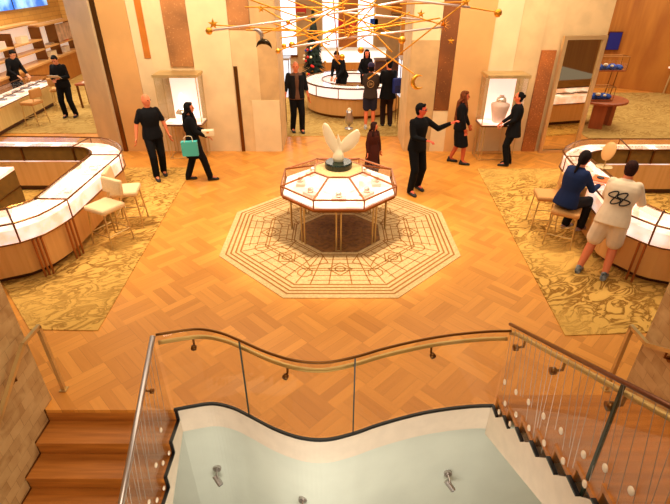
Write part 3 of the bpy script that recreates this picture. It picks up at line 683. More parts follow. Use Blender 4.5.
# ---- big C-shaped counters ----
def dens(pts, m=3):
    out = []
    for a, b in zip(pts, pts[1:]):
        for k in range(m): out.append(a.lerp(b, k/m))
    out.append(pts[-1]); return out
def counter(outer, inner, divs, rods, label, cx, cy, traylabel, grp):
    t = thing('display_counter', (cx, cy, 0), 0, label, 'display counter')
    O = [P(x, y, .9).xy for x, y in outer]; I = [P(x, y, .9).xy for x, y in inner]
    n = len(O); ins = lambda f: [o+(i-o).normalized()*f for o, i in zip(O, I)]; inn = lambda f: [i+(o-i).normalized()*f for o, i in zip(O, I)]
    def band(mb, A, Bq, z0, z1):
        a0 = [mb.bm.verts.new((p.x,p.y,z0)) for p in A]; a1 = [mb.bm.verts.new((p.x,p.y,z1)) for p in A]
        b0 = [mb.bm.verts.new((p.x,p.y,z0)) for p in Bq]; b1 = [mb.bm.verts.new((p.x,p.y,z1)) for p in Bq]
        for k in range(n-1):
            mb._f([a0[k],a0[k+1],a1[k+1],a1[k]]); mb._f([b0[k],b1[k],b1[k+1],b0[k+1]]); mb._f([a1[k],a1[k+1],b1[k+1],b1[k]]); mb._f([a0[k],b0[k],b0[k+1],a0[k+1]])
        mb._f([a0[0],a1[0],b1[0],b0[0]]); mb._f([a0[-1],b0[-1],b1[-1],a1[-1]])
    mb = MB(); band(mb, ins(.05), inn(.02), .12, .6); mb.build('body', M_counter, t, True)
    mb = MB(); band(mb, ins(.18), inn(.1), 0, .12); mb.build('plinth', mat('plinth', (84,46,18), .5), t, True)
    mb = MB(); band(mb, ins(.03), inn(.04), .601, .80); mb.build('display_pad', M_glow, t, True)  # raised block glowing by itself in place of strip lights
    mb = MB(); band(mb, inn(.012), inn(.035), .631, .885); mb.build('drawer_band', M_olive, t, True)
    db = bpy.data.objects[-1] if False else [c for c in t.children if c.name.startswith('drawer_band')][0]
    mb = MB(); band(mb, inn(.0352), inn(.039), .801, .885); mb.build('glowing_back', M_glow, t, True)  # self-glowing band painting the lit inner side of the case
    for k in divs + [1, 2]:
        p = I[k]+(I[k]-O[k]).normalized()*.0; mb = MB(); mb.box((p.x, p.y, .76), (.03,.03,.25)); mb.build('drawer_joint', M_bronze, t, True).parent = db
    mb = MB()
    for k in range(n-1): mb.quad((*O[k],.63), (*O[k+1],.63), (*O[k+1],.9), (*O[k],.9)); mb.quad((*O[k],.9), (*O[k+1],.9), (*I[k+1],.9), (*I[k],.9))
    gcs = mb.build('glass_case', M_glass, t, True)
    mb = MB(); mb.tube([(*p,.9) for p in O], .014, 6); mb.tube([(*p,.9) for p in I], .014, 6); mb.tube([(*p,.612) for p in O], .012, 6); mb.build('metal_trim', M_bronze, t, True)
    for k in divs:
        mb = MB(); mb.tube([(*O[k],.61), (*O[k],.905), (*I[k],.905)], .013, 6); mb.build('glass_divider', M_bronze, t, True).parent = gcs
    for k, f in rods:
        p = O[k].lerp(O[k+1], f); p = p+(p-I[k]).normalized()*.01; mb = MB(); mb.tube([(p.x,p.y,.013),(p.x,p.y,.6)], .016, 8); mb.build('leg', M_rose, t, True)
    # trays
    rn = random.Random(len(label)); src = None
    for k in range(n-1):
        L_ = (O[k+1]-O[k]).length; m_ = max(1, int(L_/.55)) if L_ > .3 else 0
        for j_ in range(m_):
            f = (j_+.5)/m_; o = O[k].lerp(O[k+1], f); i = I[k].lerp(I[k+1], f); c = o.lerp(i, .5)
            if abs(c.x) > 8.5: continue
            a = math.atan2((O[k+1]-O[k]).y, (O[k+1]-O[k]).x)
            if src is None:
                mb = MB(); mb.box((0,0,.01), (.40,.26,.02), mi=0); mb.box((0,.04,.035), (.1,.08,.03), mi=0)
                for jj in range(5): mb.ell((-.12+jj*.06, -.07, .028), (.016,.016,.012), 6, mi=1)
                src = ob = mb.build('jewellery_tray', [M_pink, M_jewel])
            else: ob = src.copy(); col.objects.link(ob)
            ob.location = (c.x, c.y, .802); ob.rotation_euler.z = a; tag(ob, traylabel, 'tray', grp)
    return t, O, I
Lo = [(-60,136.5),(-20,136.5),(20,136.6),(60,137),(90,137.5),(101,138),(109,139.5),(116,142.5),(120.5,146),(122,150),(119,155),(93,177),(67,199.5),(58,205),(48,210.5),(38,215.5),(26,219.5),(13,223.5),(0,226),(-20,229.5),(-60,235)]
Li = [(-60,147),(-20,147),(20,147),(50,147),(72,147),(80,147.3),(84,147.8),(87,148.8),(89.5,150.3),(90.3,152),(89,155),(61,177),(34,198.8),(29,201),(23,203.2),(17,205),(11,206.7),(6,207.9),(0,209),(-20,212),(-60,217)]
counter(Lo, Li, [4, 10, 12, 17], [(12,.1),(12,.5),(12,.9),(15,.4),(15,.75),(16,.1)], 'curved lit glass display counter on the left with cream stools beside it', -5.2, 7.6, 'pale pink jewellery tray inside the left lit counter', 'trays in the left counter')
Ro = [(960,139),(690,139),(650,139),(620,139),(600,139),(590,139.2),(581,140.5),(573,143),(566,147),(563,151),(566.5,156.5),(589,182),(610,206),(617,210),(625,213.5),(634,217),(644,221),(656,225.5),(670,229),(690,232),(730,238)]
Ri = [(960,150),(690,150),(655,150),(631,150),(612,150),(603,150.3),(599,150.8),(595,151.5),(591,152.8),(589,154.3),(588.5,156.8),(614,178),(640,200),(644,202.5),(649,205),(654,207.3),(659,209.5),(664,211.3),(670,213),(690,216),(730,222)]
counter(Ro, Ri, [3, 10, 12, 17], [(16,.3),(16,.8)], 'curved lit glass display counter on the right with two customers leaning on it', 5.3, 7.6, 'pale pink jewellery tray inside the right lit counter', 'trays in the right counter')
# island cabinet inside the left counter
c1 = P(13.5,166.8,.95); c2 = P(-30,196,.95); d2 = (c2-c1); d2.z = 0; L2 = d2.length; d2.normalize(); nv = Vector((-d2.y, d2.x, 0)) * (-1)
if nv.x > 0: nv = -nv
mid = c1+d2*L2/2+nv*.4
t = thing('island_cabinet', (mid.x, mid.y, 0), math.atan2(d2.y, d2.x), 'wooden drawer cabinet with a lit top inside the left counter at the frame edge', 'cabinet')
mb = MB(); mb.box((0,0,.45), (L2,.8,.9)); mb.build('body', M_olive, t)
for z in (.32, .62): mb = MB(); mb.box((0,.405,z), (L2,.012,.015)); mb.box((0,-.405,z), (L2,.012,.015)); mb.box((L2/2+.003,0,z), (.01,.8,.015)); mb.box((-L2/2-.003,0,z), (.01,.8,.015)); mb.build('drawer_line', M_bronze, t)
mb = MB(); mb.box((0,0,.925), (L2,.8,.05)); mb.build('glowing_top', M_glow, t)
t = thing('glass_case', (mid.x-.1, mid.y+.1, .951), math.atan2(d2.y, d2.x), 'tall clear glass case standing on the island cabinet at the left edge', 'display case')
mb = MB(); mb.box((0,0,.3), (L2*.8,.5,.6)); mb.build('glass_box', M_glass, t); mb = MB(); mb.box((0,0,.61), (L2*.8,.5,.02)); mb.build('lid', M_steel, t)

# far-left salon counter
t = thing('salon_counter', (-9.3, 14.2, 0), 0, 'long lit glass counter in the far left salon', 'display counter')
a = P(-30,112,.9); b = P(55,75,.9); dv = (b-a); dv.z = 0; dv.normalize(); nv = Vector((dv.y, -dv.x, 0)) 
def cpoly(o0, o1, s0=0, s1=0): return [tuple((a+nv*o0+dv*s0).xy), tuple((b+nv*o0-dv*s1).xy), tuple((b+nv*o1-dv*s1).xy), tuple((a+nv*o1+dv*s0).xy)]
mb = MB(); mb.prism(cpoly(-.1,-.75,0,.05), .14, .68); mb.build('body', M_pale, t, True)
mb = MB(); mb.prism(cpoly(-.2,-.65,0,.15), 0, .14); mb.build('plinth', mat('plinth', (84,46,18), .5), t, True)
mb = MB(); mb.prism(cpoly(-.02,-.8), .681, .71); mb.build('display_pad', M_glow, t, True)
mb = MB(); mb.prism(cpoly(0,-.82), .715, .9); mb.build('glass_case', M_glass, t, True)
mb = MB(); mb.tube([(*p, .9) for p in cpoly(0,-.82)]+[(*cpoly(0,-.82)[0], .9)], .015, 6); mb.tube([(*p, .70) for p in cpoly(0,-.82)], .012, 6); mb.build('metal_trim', M_bronze, t, True)
base = (a+b)/2
for k in range(9):
    p = a+dv*(.6+k*.5)+nv*(-.42); mb = MB(); mb.box((0,0,.02), (.14,.3,.04)); mb.ell((0,0,.05), (.04,.1,.02), 8, mi=1); o = mb.build('necklace_pad', [mat('grey_pad', (150,150,160), .7), M_jewel]); o.location = (p.x, p.y, .712); o.rotation_euler.z = math.atan2(dv.y, dv.x); tag(o, 'small grey jewellery pad inside the far left salon counter', 'jewellery pad', 'pads in the salon counter')
p = P(90, 107); t = thing('side_table', (p.x+.25, p.y+.1, 0), 0, 'small brown table with papers beside the standing salesman in black', 'table')
mb = MB(); mb.box((0,0,.72), (.9,.6,.05)); mb.build('tabletop', M_tbl, t)
for sx in (-1,1):
    for sy in (-1,1): mb = MB(); mb.box((sx*.4,sy*.26,.35), (.05,.05,.7)); mb.build('leg', M_bronze, t)
mb = MB(); mb.box((0,0,.02), (.4,.34,.04)); mb.box((.02,.02,.07), (.3,.25,.06), mi=1); o = mb.build('paper_stack', [M_white, M_glow2]); o.location = (p.x+.2, p.y+.05, .746); tag(o, 'stack of white papers on the small table in the left salon', 'papers')

# ---- stools ----
def stool(loc, rz, label, seat=M_seat, sc=1.0):
    t = thing('counter_stool', loc, rz, label, 'stool', 'upholstered counter stools'); sh = .66
    mb = MB(); mb.box((0,0,sh-.04), (.44,.42,.09), bev=.04); mb.build('seat', seat, t, smooth=True)
    mb = MB(); mb.box((0,-.21,sh+.22), (.42,.07,.24), bev=.03, rx=R(6)); mb.build('backrest', seat, t, smooth=True)
    for sx in (-1,1):
        mb = MB(); mb.tube([(sx*.15,-.19,sh-.06),(sx*.15,-.225,sh+.12)], .011, 6); mb.build('back_support', M_brass, t)
        for sy in (-1,1): mb = MB(); mb.tube([(sx*.18,sy*.17,sh-.08),(sx*.22,sy*.21,0)], .012, 6); mb.build('leg', M_brass, t)
    mb = MB(); z = .22; c = [(-.207,-.197,z),(.207,-.197,z),(.207,.197,z),(-.207,.197,z),(-.207,-.197,z)]; mb.tube(c, .009, 6); mb.build('footrest', M_brass, t)
    t.scale = (sc,)*3; return t
def at_seat(px, py): return P(px, py, .66)
s1 = at_seat(104,204); stool((s1.x, s1.y), R(152), 'cream stool nearest the viewer at the left counter')
s2 = at_seat(125,188); stool((s2.x, s2.y), R(-80), 'cream stool at the left counter, behind the nearer one')
s3 = at_seat(549,190); stool((s3.x, s3.y), R(80), 'tan stool behind the seated woman in the blue jacket', M_seat2, .92)
s4 = at_seat(568,205); stool((s4.x, s4.y), R(150), 'tan stool the woman in the blue jacket sits on', M_seat2, .92)
s5 = P(31,101,.66); stool((s5.x, s5.y), R(80), 'orange tan stool at the far left salon counter', M_seat2, 1.0)
s6 = P(58,88,.66); stool((s6.x, s6.y), R(20), 'tan stool at the end of the salon counter beside the standing salesman', M_seat2, 1.0)

# ---- central octagonal table ----
tc = Vector((.055, 7.0)); t = thing('octagonal_display_table', (tc.x, tc.y, 0), 0, 'octagonal lit glass display table on thin brass legs in the middle of the floor', 'display table')
W1, W2, W3 = 1.76, 1.74, .74
z0, z1, z2 = .755, .905, 1.05
o1 = octa((0,0), W1); o3 = octa((0,0), W3)
mb = MB(); mb.prism(octa((0,0), W1-.02), z0-.05, z0); mb.build('base_tray', M_bronze, t)
mb = MB(); mb.prism(octa((0,0), W1-.06), z0+.001, z0+.025); mb.build('glowing_pad', M_glow, t)
mb = MB()
for i in range(8):
    a, b, c, d_ = o1[i], o1[(i+1) % 8], o3[(i+1) % 8], o3[i]
    mb.quad((*a,z0), (*b,z0), (*b,z1), (*a,z1)); mb.quad((*a,z1), (*b,z1), (*c,z2), (*d_,z2))
mb.build('glass_top', M_glass, t)
mb = MB()
for i in range(8):
    a, b, c, d_ = o1[i], o1[(i+1) % 8], o3[(i+1) % 8], o3[i]
    for p, q_ in (((*a,z0),(*b,z0)), ((*a,z1),(*b,z1)), ((*a,z0),(*a,z1)), ((*a,z1),(*d_,z2)), ((*d_,z2),(*c,z2))): mb.bar(p, q_, .022, .022)
mb.build('metal_frame', mat('rose_bronze', (168,106,62), .3, .8), t)
mb = MB(); mb.prism(octa((0,0), W3-.02), z2-.02, z2+.002); mb.build('centre_plate', M_ruga, t)
mb = MB(); mb.prism(octa((0,0), W3-.1), z0+.026, z2-.03); mb.build('core', M_glow2, t)
for k in range(8):
    A_ = R(-90+45*k); c, s = math.cos(A_), math.sin(A_); mb = MB(); r = .78
    for o_ in (-.035, .035): mb.tube([(r*c-s*o_, r*s+c*o_, 0), (r*c-s*o_, r*s+c*o_, z0-.12), (r*c*1.03-s*o_*1.8, r*s*1.03+c*o_*1.8, z0-.05)], .013, 8)
    mb.tube([(r*c-s*.05, r*s+c*.05, .012), (r*c+s*.05, r*s-c*.05, .012)], .010, 6); mb.build('leg', M_brass, t)
src = None
for k in range(8):
    A_ = R(-90+45*k); r = .6
    if src is None:
        mb = MB(); mb.box((0,0,.03), (.22,.14,.05), bev=.01); mb.ell((0,0,.09), (.05,.05,.05), 10, mi=1); src = ob = mb.build('jewel_display', [M_pink, M_jewel])
    else: ob = src.copy(); col.objects.link(ob)
    ob.location = (tc.x+r*math.cos(A_), tc.y+r*math.sin(A_), z0+.026); ob.rotation_euler.z = A_+math.pi/2; tag(ob, 'small jewel on a pale block inside the octagonal display table', 'jewellery display', 'jewels in the octagonal table')
# sculpture
t = thing('winged_sculpture', (tc.x+.0, tc.y+.05, z2+.002), 0, 'ivory winged sculpture on a dark green disc on top of the octagonal table', 'sculpture')
mb = MB(); mb.lathe([(.21,0),(.215,.02),(.215,.08),(.20,.1)], n=36); mb.build('base', M_marble, t)
mb = MB(); mb.loft([((0,0,.1),(1,0,0),(0,1,0),.075,.06), ((-.005,0,.15),(1,0,0),(0,1,0),.095,.07), ((.0,0,.22),(1,0,0),(0,1,0),.08,.06), ((.0,0,.29),(1,0,0),(0,1,0),.045,.035), ((.01,0,.34),(1,0,0),(0,1,0),.03,.025), ((.02,0,.37),(1,0,0),(0,1,0),.028,.025), ((0,0,.46),(1,0,0),(0,1,0),.022,.02), ((-.01,0,.54),(1,0,0),(0,1,0),.006,.006)])
def wing(path, ws, th=.022):
    secs = []
    for i, (p, w) in enumerate(zip(path, ws)):
        p = Vector(p); d_ = (Vector(path[min(i+1, len(path)-1)])-Vector(path[max(i-1, 0)])).normalized(); u = Vector((0,1,0)).cross(d_).normalized(); secs.append((p, u, (0,1,0), w, th))
    mb.loft(secs, 16)
wing([(-.02,0,.22),(-.06,0,.32),(-.12,.0,.44),(-.17,0,.56),(-.20,0,.66),(-.215,0,.70)], [.04,.075,.085,.075,.05,.015])
wing([(.01,0,.26),(.08,0,.32),(.16,0,.39),(.23,0,.47),(.275,0,.55),(.285,0,.60)], [.04,.085,.11,.10,.065,.02])
mb.build('wings', M_ivory, t, smooth=True, voxel=.008)

# ---- vanity mirror and tray on the right counter ----
p = P(604,167,.915); t = thing('vanity_mirror', (p.x, p.y, .915), R(-62), 'oval tabletop mirror with tan back on the right counter', 'mirror')
mb = MB(); mb.lathe([(.13,0),(.13,.012),(.02,.02)], n=24); mb.build('base', M_brass, t); mb = MB(); mb.tube([(0,0,.01),(0,0,.16)], .01, 8); mb.build('stem', M_brass, t)
mb = MB(); rt = Matrix.Rotation(R(-18), 3, 'X'); mb.ell((0,0,.27), (.115,.02,.155), 18, rt); mb.build('mirror_back', M_tan, t, smooth=True); mb = MB(); mb.ell((.0,.024,.277), (.10,.012,.14), 18, rt); mb.build('mirror_face', M_black, t, smooth=True)
p = P(607,181,.915); mb = MB(); mb.box((0,0,.01), (.42,.26,.02), bev=.008); mb.ell((-.1,0,.03), (.06,.05,.02), 8, mi=1); mb.ell((.08,.03,.03), (.05,.05,.02), 8, mi=1)
o = mb.build('jewellery_tray', [mat('orange_leather', (226,110,50), .5), M_black]); o.location = (p.x, p.y, .915); o.rotation_euler.z = R(-40); tag(o, 'orange leather tray with dark bracelets in front of the seated woman', 'tray')

# ---- hanging mobile of stars and moons ----
t = thing('hanging_mobile', (.15, 7.0, 2.7), 0, 'gold mobile chandelier of thin rods, stars, moons and spheres hanging over the floor', 'chandelier')
def star(mb, c, r, n=5, th=.012, ri=.42):
    c = Vector(c); v = []
    for k in range(2*n):
        rr = r if k % 2 == 0 else r*ri; a = math.pi/2+k*math.pi/n; v.append(Vector((rr*math.cos(a), 0, rr*math.sin(a))))
    f = mb.bm.verts.new(c+Vector((0,-th,0))); bk = mb.bm.verts.new(c+Vector((0,th,0))); vs = [mb.bm.verts.new(c+q_) for q_ in v]
    for k in range(2*n): mb._f([vs[k], vs[(k+1) % (2*n)], f]); mb._f([vs[(k+1) % (2*n)], vs[k], bk])
def moon(mb, c, r, a0, a1, th=.03, n=14):
    c = Vector(c); ps, rs = [], []
    for k in range(n+1):
        f = k/n; a = a0+(a1-a0)*f; ps.append(c+Vector((r*math.cos(a), 0, r*math.sin(a)))); rs.append(max(.003, th*math.sin(math.pi*f)))
    mb.tube(ps, rs, 8)
tubes = [((208,31,6.6),(290,20,6.8)),((290,20,6.8),(360,9,7.0)),((360,9,7),(430,-4,7.2)),((292,47,6.7),(345,38,6.9)),((345,38,6.9),(443,27,7.1)),((395,-2,6.6),(470,7.5,6.7)),((340,12,7.2),(432,21,7.3))]
for i, (a, b) in enumerate(tubes):
    mb = MB(); mb.tube([PD(*a), PD(*b)], .014, 8); mb.build('tube', M_pinkmetal, t, True, smooth=True)
rods_ = [((214,25,7.3),(345,33,7.2)),((240,-4,7.0),(312,22,7.0)),((245,7,7.1),(345,8,7.2)),((262,34,6.9),(340,5,6.8)),((340,64,7.0),(316,38,7.0)),((368,79,6.9),(472,-3,6.6)),((363,39,6.6),(414,74,6.6)),((316,38,7.0),(262,8,7.0)),((278,51,6.9),(360,20,6.9)),((300,-4,7.1),(395,34,7.0)),((288,0,7.4),(345,22,7.2)),((333,-4,7.0),(338,60,7.0)),((342,-4,7.0),(346,40,7.0)),((292,37,6.6),(352,-3,6.6)),((310,50,7.2),(380,-3,7.1)),((350,26,6.8),(402,40,6.8)),((350,33,6.7),(440,18,6.7)),((470,7.5,6.7),(497,12,6.7)),((280,38,7.0),(405,22,7.0)),((345,40,6.9),(375,4,6.9)),((360,0,6.8),(440,24,6.9)),((322,2,6.9),(402,8,6.9)),((270,22,7.2),(330,45,7.2)),((360,18,7.3),(392,52,7.3)),((400,4,7.0),(467,2,7.0)),((246,30,6.8),(300,31,6.8)),((325,32,7.1),(376,14,7.1)),((340,50,7.0),(410,12,7.0))]
for a, b in rods_:
    mb = MB(); mb.tube([PD(*a), PD(*b)], .009, 6); mb.build('rod', M_gold, t, True)
def orn(name, fn, m=M_gold, lb=None):
    mb = MB(); fn(mb); o = mb.build(name, m, t, True, smooth=name != 'star')
    if lb: tag(o, lb)
for px, py, D, r in ((213,24,7.3,.075),(421,14,7.3,.06),(451,41,7.2,.05),(261,9,7.,.05),(328,40,7,.05),(466,2,6.6,.06)): orn('star', lambda mb: star(mb, PD(px,py,D), r))
orn('star', lambda mb: star(mb, PD(443,25,7.1), .11, 12, .012, .2))
orn('star', lambda mb: star(mb, PD(351,33,6.8), .10, 10, .012, .2))
for px, py, D, r in ((498,13,6.7,.05),(209,31,6.6,.045),(278,51,6.9,.035),(292,45,6.9,.045),(284,46,7,.035),(361,50,7,.045),(402,40,6.8,.05),(342,57,7,.04),(288,22,6.8,.03)): orn('sphere', lambda mb: mb.ell(PD(px,py,D), r, 12), M_gold)
orn('crescent', lambda mb: moon(mb, PD(419,82,6.6), .085, R(60), R(310), .03))
orn('crescent', lambda mb: moon(mb, PD(256,36,6.8), .075, R(-60), R(130), .03), M_steel, 'silver crescent')
orn('crescent', lambda mb: moon(mb, PD(264,50,6.8), .105, R(10), R(160), .035), mat('dark_gunmetal', (60,48,28), .25, .8), 'dark crescent')
mb = MB(); mb.tube([PD(337,-2,7.0), Vector((.03,7.0,4.5))], .012, 8); mb.build('suspension_rod', M_gold, t, True)
orn('ceiling_mount', lambda mb: mb.lathe([(.12,4.5),(.12,4.6)], (.03,7.0,0), 16))

# ================= PEOPLE =================
def ik(a, b, l1, l2, hint):
    a, b = Vector(a), Vector(b); d = b-a; L = min(d.length, (l1+l2)*.995); dn = d.normalized(); b = a+dn*L
    x = (l1*l1-l2*l2+L*L)/(2*L); h = math.sqrt(max(0, l1*l1-x*x)); hn = Vector(hint); hn = hn-dn*hn.dot(dn)
    if hn.length < 1e-4: hn = Vector((0,-1,0))
    return a+dn*x+hn.normalized()*h, b
def person(label, loc, rz, h=1.75, hipz=None, hipy=0, lean=0, twist=0, feet=((-.1,.02,0),(.1,-.02,0)), hands=((-.24,.06,.82),(.24,.06,.82)), yaw=0, pitch=0,
           skin=(224,140,96), top=(9,9,12), top_long=True, top_len=0., bottom='trousers', bc=(8,8,11), bl=.0, hair='short', hc=(12,8,6), shoe=(14,14,16), fem=False, collar=None, elb=(0,-1,-.3), bulk=1.1, extra=None):
    k = h/1.75; t = thing('person', loc, rz, label, 'person'); t.scale = (k,)*3
    sk = mat('skin_%d_%d_%d' % skin, skin, .55, spec=.3); nm = lambda c, p: mat('%s_%d_%d_%d' % ((p,)+c), c, .85, var=.06, scale=5, spec=.2)
    hz = hipz if hipz else (.93 if True else 0); hipc = Vector((0, hipy, hz))
    up = Vector((0, math.sin(lean), math.cos(lean))); fw = Vector((0, math.cos(lean), -math.sin(lean))); rt = Vector((1,0,0))
    rot = Matrix.Rotation(twist, 3, up); rt2, fw2 = rot @ rt, rot @ fw
    sw = .165 if fem else .185; g = .93 if fem else 1.0; g *= bulk
    S = lambda o: hipc+up*o
    sh = [S(.485)-rt2*sw, S(.485)+rt2*sw]; hp = [hipc+Vector((-.09,0,-.02)), hipc+Vector((.09,0,-.02))]
    nb = S(.54); hu = Vector((0, math.sin(lean*.5+pitch), math.cos(lean*.5+pitch))); hf0 = Vector((0, math.cos(lean*.5+pitch), -math.sin(lean*.5+pitch)))
    hr_ = Matrix.Rotation(yaw, 3, hu); hf = hr_ @ hf0; hrt = hf.cross(hu); hc_ = nb+hu*.142+hf0*.02
    Rm = Matrix((hrt, hf, hu)).transposed()
    arms = []
    for i in (0,1):
        e, w = ik(sh[i], hands[i], .285, .25, Vector((.5*(1 if i else -1), elb[1], elb[2]))); arms.append((sh[i], e, w))
    legs = []
    for i in (0,1):
        kn, an = ik(hp[i], Vector(feet[i])+Vector((0,0,.09)), .43, .42, (0,1,.1)); legs.append((hp[i], kn, an))
    # body (one continuous surface)
    mb = MB()
    tor = [(-.06,.15,.10),(0,.165,.115),(.08,.155,.105),(.17,.135*(.92 if fem else 1),.095),(.28,.155,.11),(.38,.17,.115),(.45,.165,.10),(.50,.12,.075),(.54,.06,.06)]
    def L_(i, o): return (S(o), rt.lerp(rt2, max(0, min(1, o/.4))), fw.lerp(fw2, max(0, min(1, o/.4))))
    mb.loft([(*L_(0, o), rx*g, ry*g) for o, rx, ry in tor])
    mb.cone(S(.5), hc_-hu*.06, .058*g, .05*g)
    mb.ell(hc_, (.074,.095,.115), 14, Rm); mb.ell(hc_-hu*.055+hf*.02, (.056,.068,.062), 12, Rm)
    mb.cone(hc_+hf*.09+hu*.012, hc_+hf*.108-hu*.022, .009, .014, 6)
    for s_ in (-1,1): mb.ell(hc_+hrt*.076*s_-hf*.005-hu*.01, (.01,.02,.032), 8, Rm)
    mb.cone(hc_+hf*.088-hu*.058, hc_+hf*.089-hu*.058+hrt*.001, .013, .013, 6)
    for i, (s_, e, w) in enumerate(arms):
        sg = 1 if i else -1
        mb.cone(s_-(s_-S(.485)).normalized()*.025-up*.01, e, .046*g, .036*g); mb.cone(e, w, .037*g, .024*g)
        d = (w-e).normalized(); ref = Vector((0,0,1)) if abs(d.z) < .8 else Vector((-sg,.3,0)); pn = (ref-d*ref.dot(d)).normalized(); sd = d.cross(pn)   # pn: back of the hand
        Rh = Matrix((sd, d, pn)).transposed(); pc = w+d*.055
        mb.ell(pc, (.040,.052,.016), 10, Rh)
        for q_, (o_, ln) in enumerate(((-.030,.066),(-.010,.076),(.010,.071),(.029,.056))):
            a_ = pc+d*.042+sd*o_; b_ = a_+d*ln*.5-pn*.008+sd*o_*.18; c_ = b_+d*ln*.38-pn*.026
            mb.cone(a_, b_, .0095, .009, 6); mb.cone(b_, c_, .009, .008, 6)
        tv = sd*(-sg if ref.z > .5 else sg); a_ = pc-d*.03+tv*.03; b_ = a_+tv*.028+d*.032-pn*.01; mb.cone(a_, b_, .013, .011, 6); mb.cone(b_, b_+d*.03-pn*.008, .011, .009, 6)
    for hpj, kn, an in legs:
        mb.cone(hpj, kn, .082*g, .055*g); mb.cone(kn, kn.lerp(an, .3), .053*g, .055*g); mb.cone(kn.lerp(an, .3), an, .055*g, .036*g); mb.cone(an, an+Vector((0,.12,-.05)), .04, .03)
    mb.build('body', sk, t, voxel=.008, sm=3)
    mb = MB()
    for s_ in (-1,1): mb.ell(hc_+hf*.088+hrt*.03*s_+hu*.008, .011, 8)
    tag(mb.build('eyes', mat('eye_dark', (30,20,16), .2), t, smooth=True), 'dark eyes')
    # top garment
    mb = MB(); c = .018
    lo = -.08-top_len
    secs = [(*L_(0, lo), .175*g+c+top_len*.10, .125*g+c+top_len*.10), (*L_(0, 0), .168*g+c+.004, .118*g+c)] if top_len < .05 else [(hipc-Vector((0,0,top_len+.08)), rt, fw if abs(lean) < .3 else Vector((0,1,0)), .19*g+c+top_len*.08, .145*g+c+top_len*.08), (*L_(0,-.02), .175*g+c, .125*g+c)]
    secs += [(*L_(0, o), rx*g+c+.004, ry*g+c) for o, rx, ry in tor[2:8]] + [(*L_(0, .52), .10*g, .08), (*L_(0, .548), .07, .066)]
    mb.loft(secs)
    for (s_, e, w) in arms:
        q0 = s_-(s_-S(.485)).normalized()*.03-up*.012; mb.cone(q0, e if top_long else s_.lerp(e, .75), .060*g, .050*g)
        if top_long: mb.cone(e, e.lerp(w, .93), .053*g, .038*g)
    if collar == 'hood': mb.ell(S(.52)-fw*.07, (.11,.06,.06), 12)
    tm = nm(top, 'cloth'); shirt = mb.build('shirt' if bottom != 'dress' else 'dress', tm, t, voxel=.012, sm=5)
    # lower garment
    bm_ = nm(bc, 'cloth')
    if bottom in ('trousers', 'shorts'):
        mb = MB(); mb.loft([(*L_(0, -.10), .13, .10), (*L_(0, -.05), .168*g+.01, .118*g+.012), (*L_(0, .03), .165*g+.01, .115*g+.012)])
        for hpj, kn, an in legs:
            if bottom == 'shorts': mb.cone(hpj-Vector((0,0,.0)), hpj.lerp(kn, .82), .105*g, .098*g)
            else: mb.cone(hpj, kn, .098*g, .075*g); mb.cone(kn, kn.lerp(an, 1.0), .075*g, .064*g)
        mb.build(bottom, bm_, t, voxel=.012, sm=5)
    elif bottom == 'skirt' or bottom == 'dress':
        kk = (legs[0][1]+legs[1][1])/2; mb = MB(); end = kk-Vector((0,0,bl))
        mb.loft([((hipc*.2+end*.8)*1.0 if False else end, rt, Vector((0,1,0)), .20, .17), (hipc.lerp(end, .5), rt, Vector((0,1,0)), .19, .16), (hipc, rt, fw, .18, .13), (S(.05), rt, fw, .165, .12)])
        mb.build('skirt', bm_, t, voxel=.012, sm=5)
    for i, (hpj, kn, an) in enumerate(legs):
        f = Vector(feet[i]); mb = MB(); mb.loft([((f.x, f.y-.07, f.z+.035),(1,0,0),(0,0,1),.03,.03), ((f.x, f.y-.05, f.z+.045),(1,0,0),(0,0,1),.043,.045), ((f.x, f.y+.03, f.z+.05),(1,0,0),(0,0,1),.048,.05), ((f.x, f.y+.11, f.z+.036),(1,0,0),(0,0,1),.052,.035), ((f.x, f.y+.17, f.z+.028),(1,0,0),(0,0,1),.042,.027), ((f.x, f.y+.195, f.z+.022),(1,0,0),(0,0,1),.018,.015)], 12)
        mb.cone((f.x, f.y-.01, f.z+.05), (f.x, f.y-.012, f.z+.10), .045, .044); so = mb.build('shoe', mat('shoe_%d_%d_%d' % shoe, shoe, .6, c2=(150,156,160) if sum(shoe) > 100 else None, scale=14), t, voxel=.01)
    hm = mat('hair_%d_%d_%d' % hc, hc, .85, var=.3, scale=40, spec=.2)
    if hair != 'bald':
        mb = MB(); mb.ell(hc_-hf*.020+hu*.020, (.084,.092,.106), 14, Rm); mb.ell(hc_-hf*.035-hu*.02, (.078,.065,.09), 12, Rm)
        if hair == 'short': mb.cone(hc_+hf*.055+hu*.085-hrt*.03, hc_+hf*.055+hu*.085+hrt*.03, .028, .028, 8)
        if hair == 'pony': mb.ell(hc_-hf*.09+hu*.02, .035, 10); mb.cone(hc_-hf*.1, hc_-hf*.14-hu*.22, .032, .018)
        if hair == 'bun': mb.ell(hc_-hf*.1+hu*.03, .045, 10)
        if hair in ('long', 'vlong'):
            for s_ in (-1,1): mb.cone(hc_+hrt*.078*s_+hu*.02, S(.44)+rt2*.085*s_-fw*.01+fw*.10, .032, .036)
            mb.ell(hc_+hf*.035+hu*.085, (.075,.05,.035), 10, Rm)
            e_ = .42 if hair == 'long' else .6; b_ = S(.54)-fw*.09
            mb.loft([(hc_-hf*.02+hu*.05, hrt, hf, .08, .085), (hc_-hf*.035-hu*.06, hrt, hf, .088, .07), (b_+up*.02, rt2, fw2, .10, .05), (b_-up*(e_-.2)-fw*.02, rt2, fw2, .11, .05), (b_-up*(e_-.1)-fw*.02, rt2, fw2, .08, .04), (b_-up*e_*.95, rt2, fw2, .03, .02)])
        mb.build('hair', hm, t, voxel=.01, sm=3)
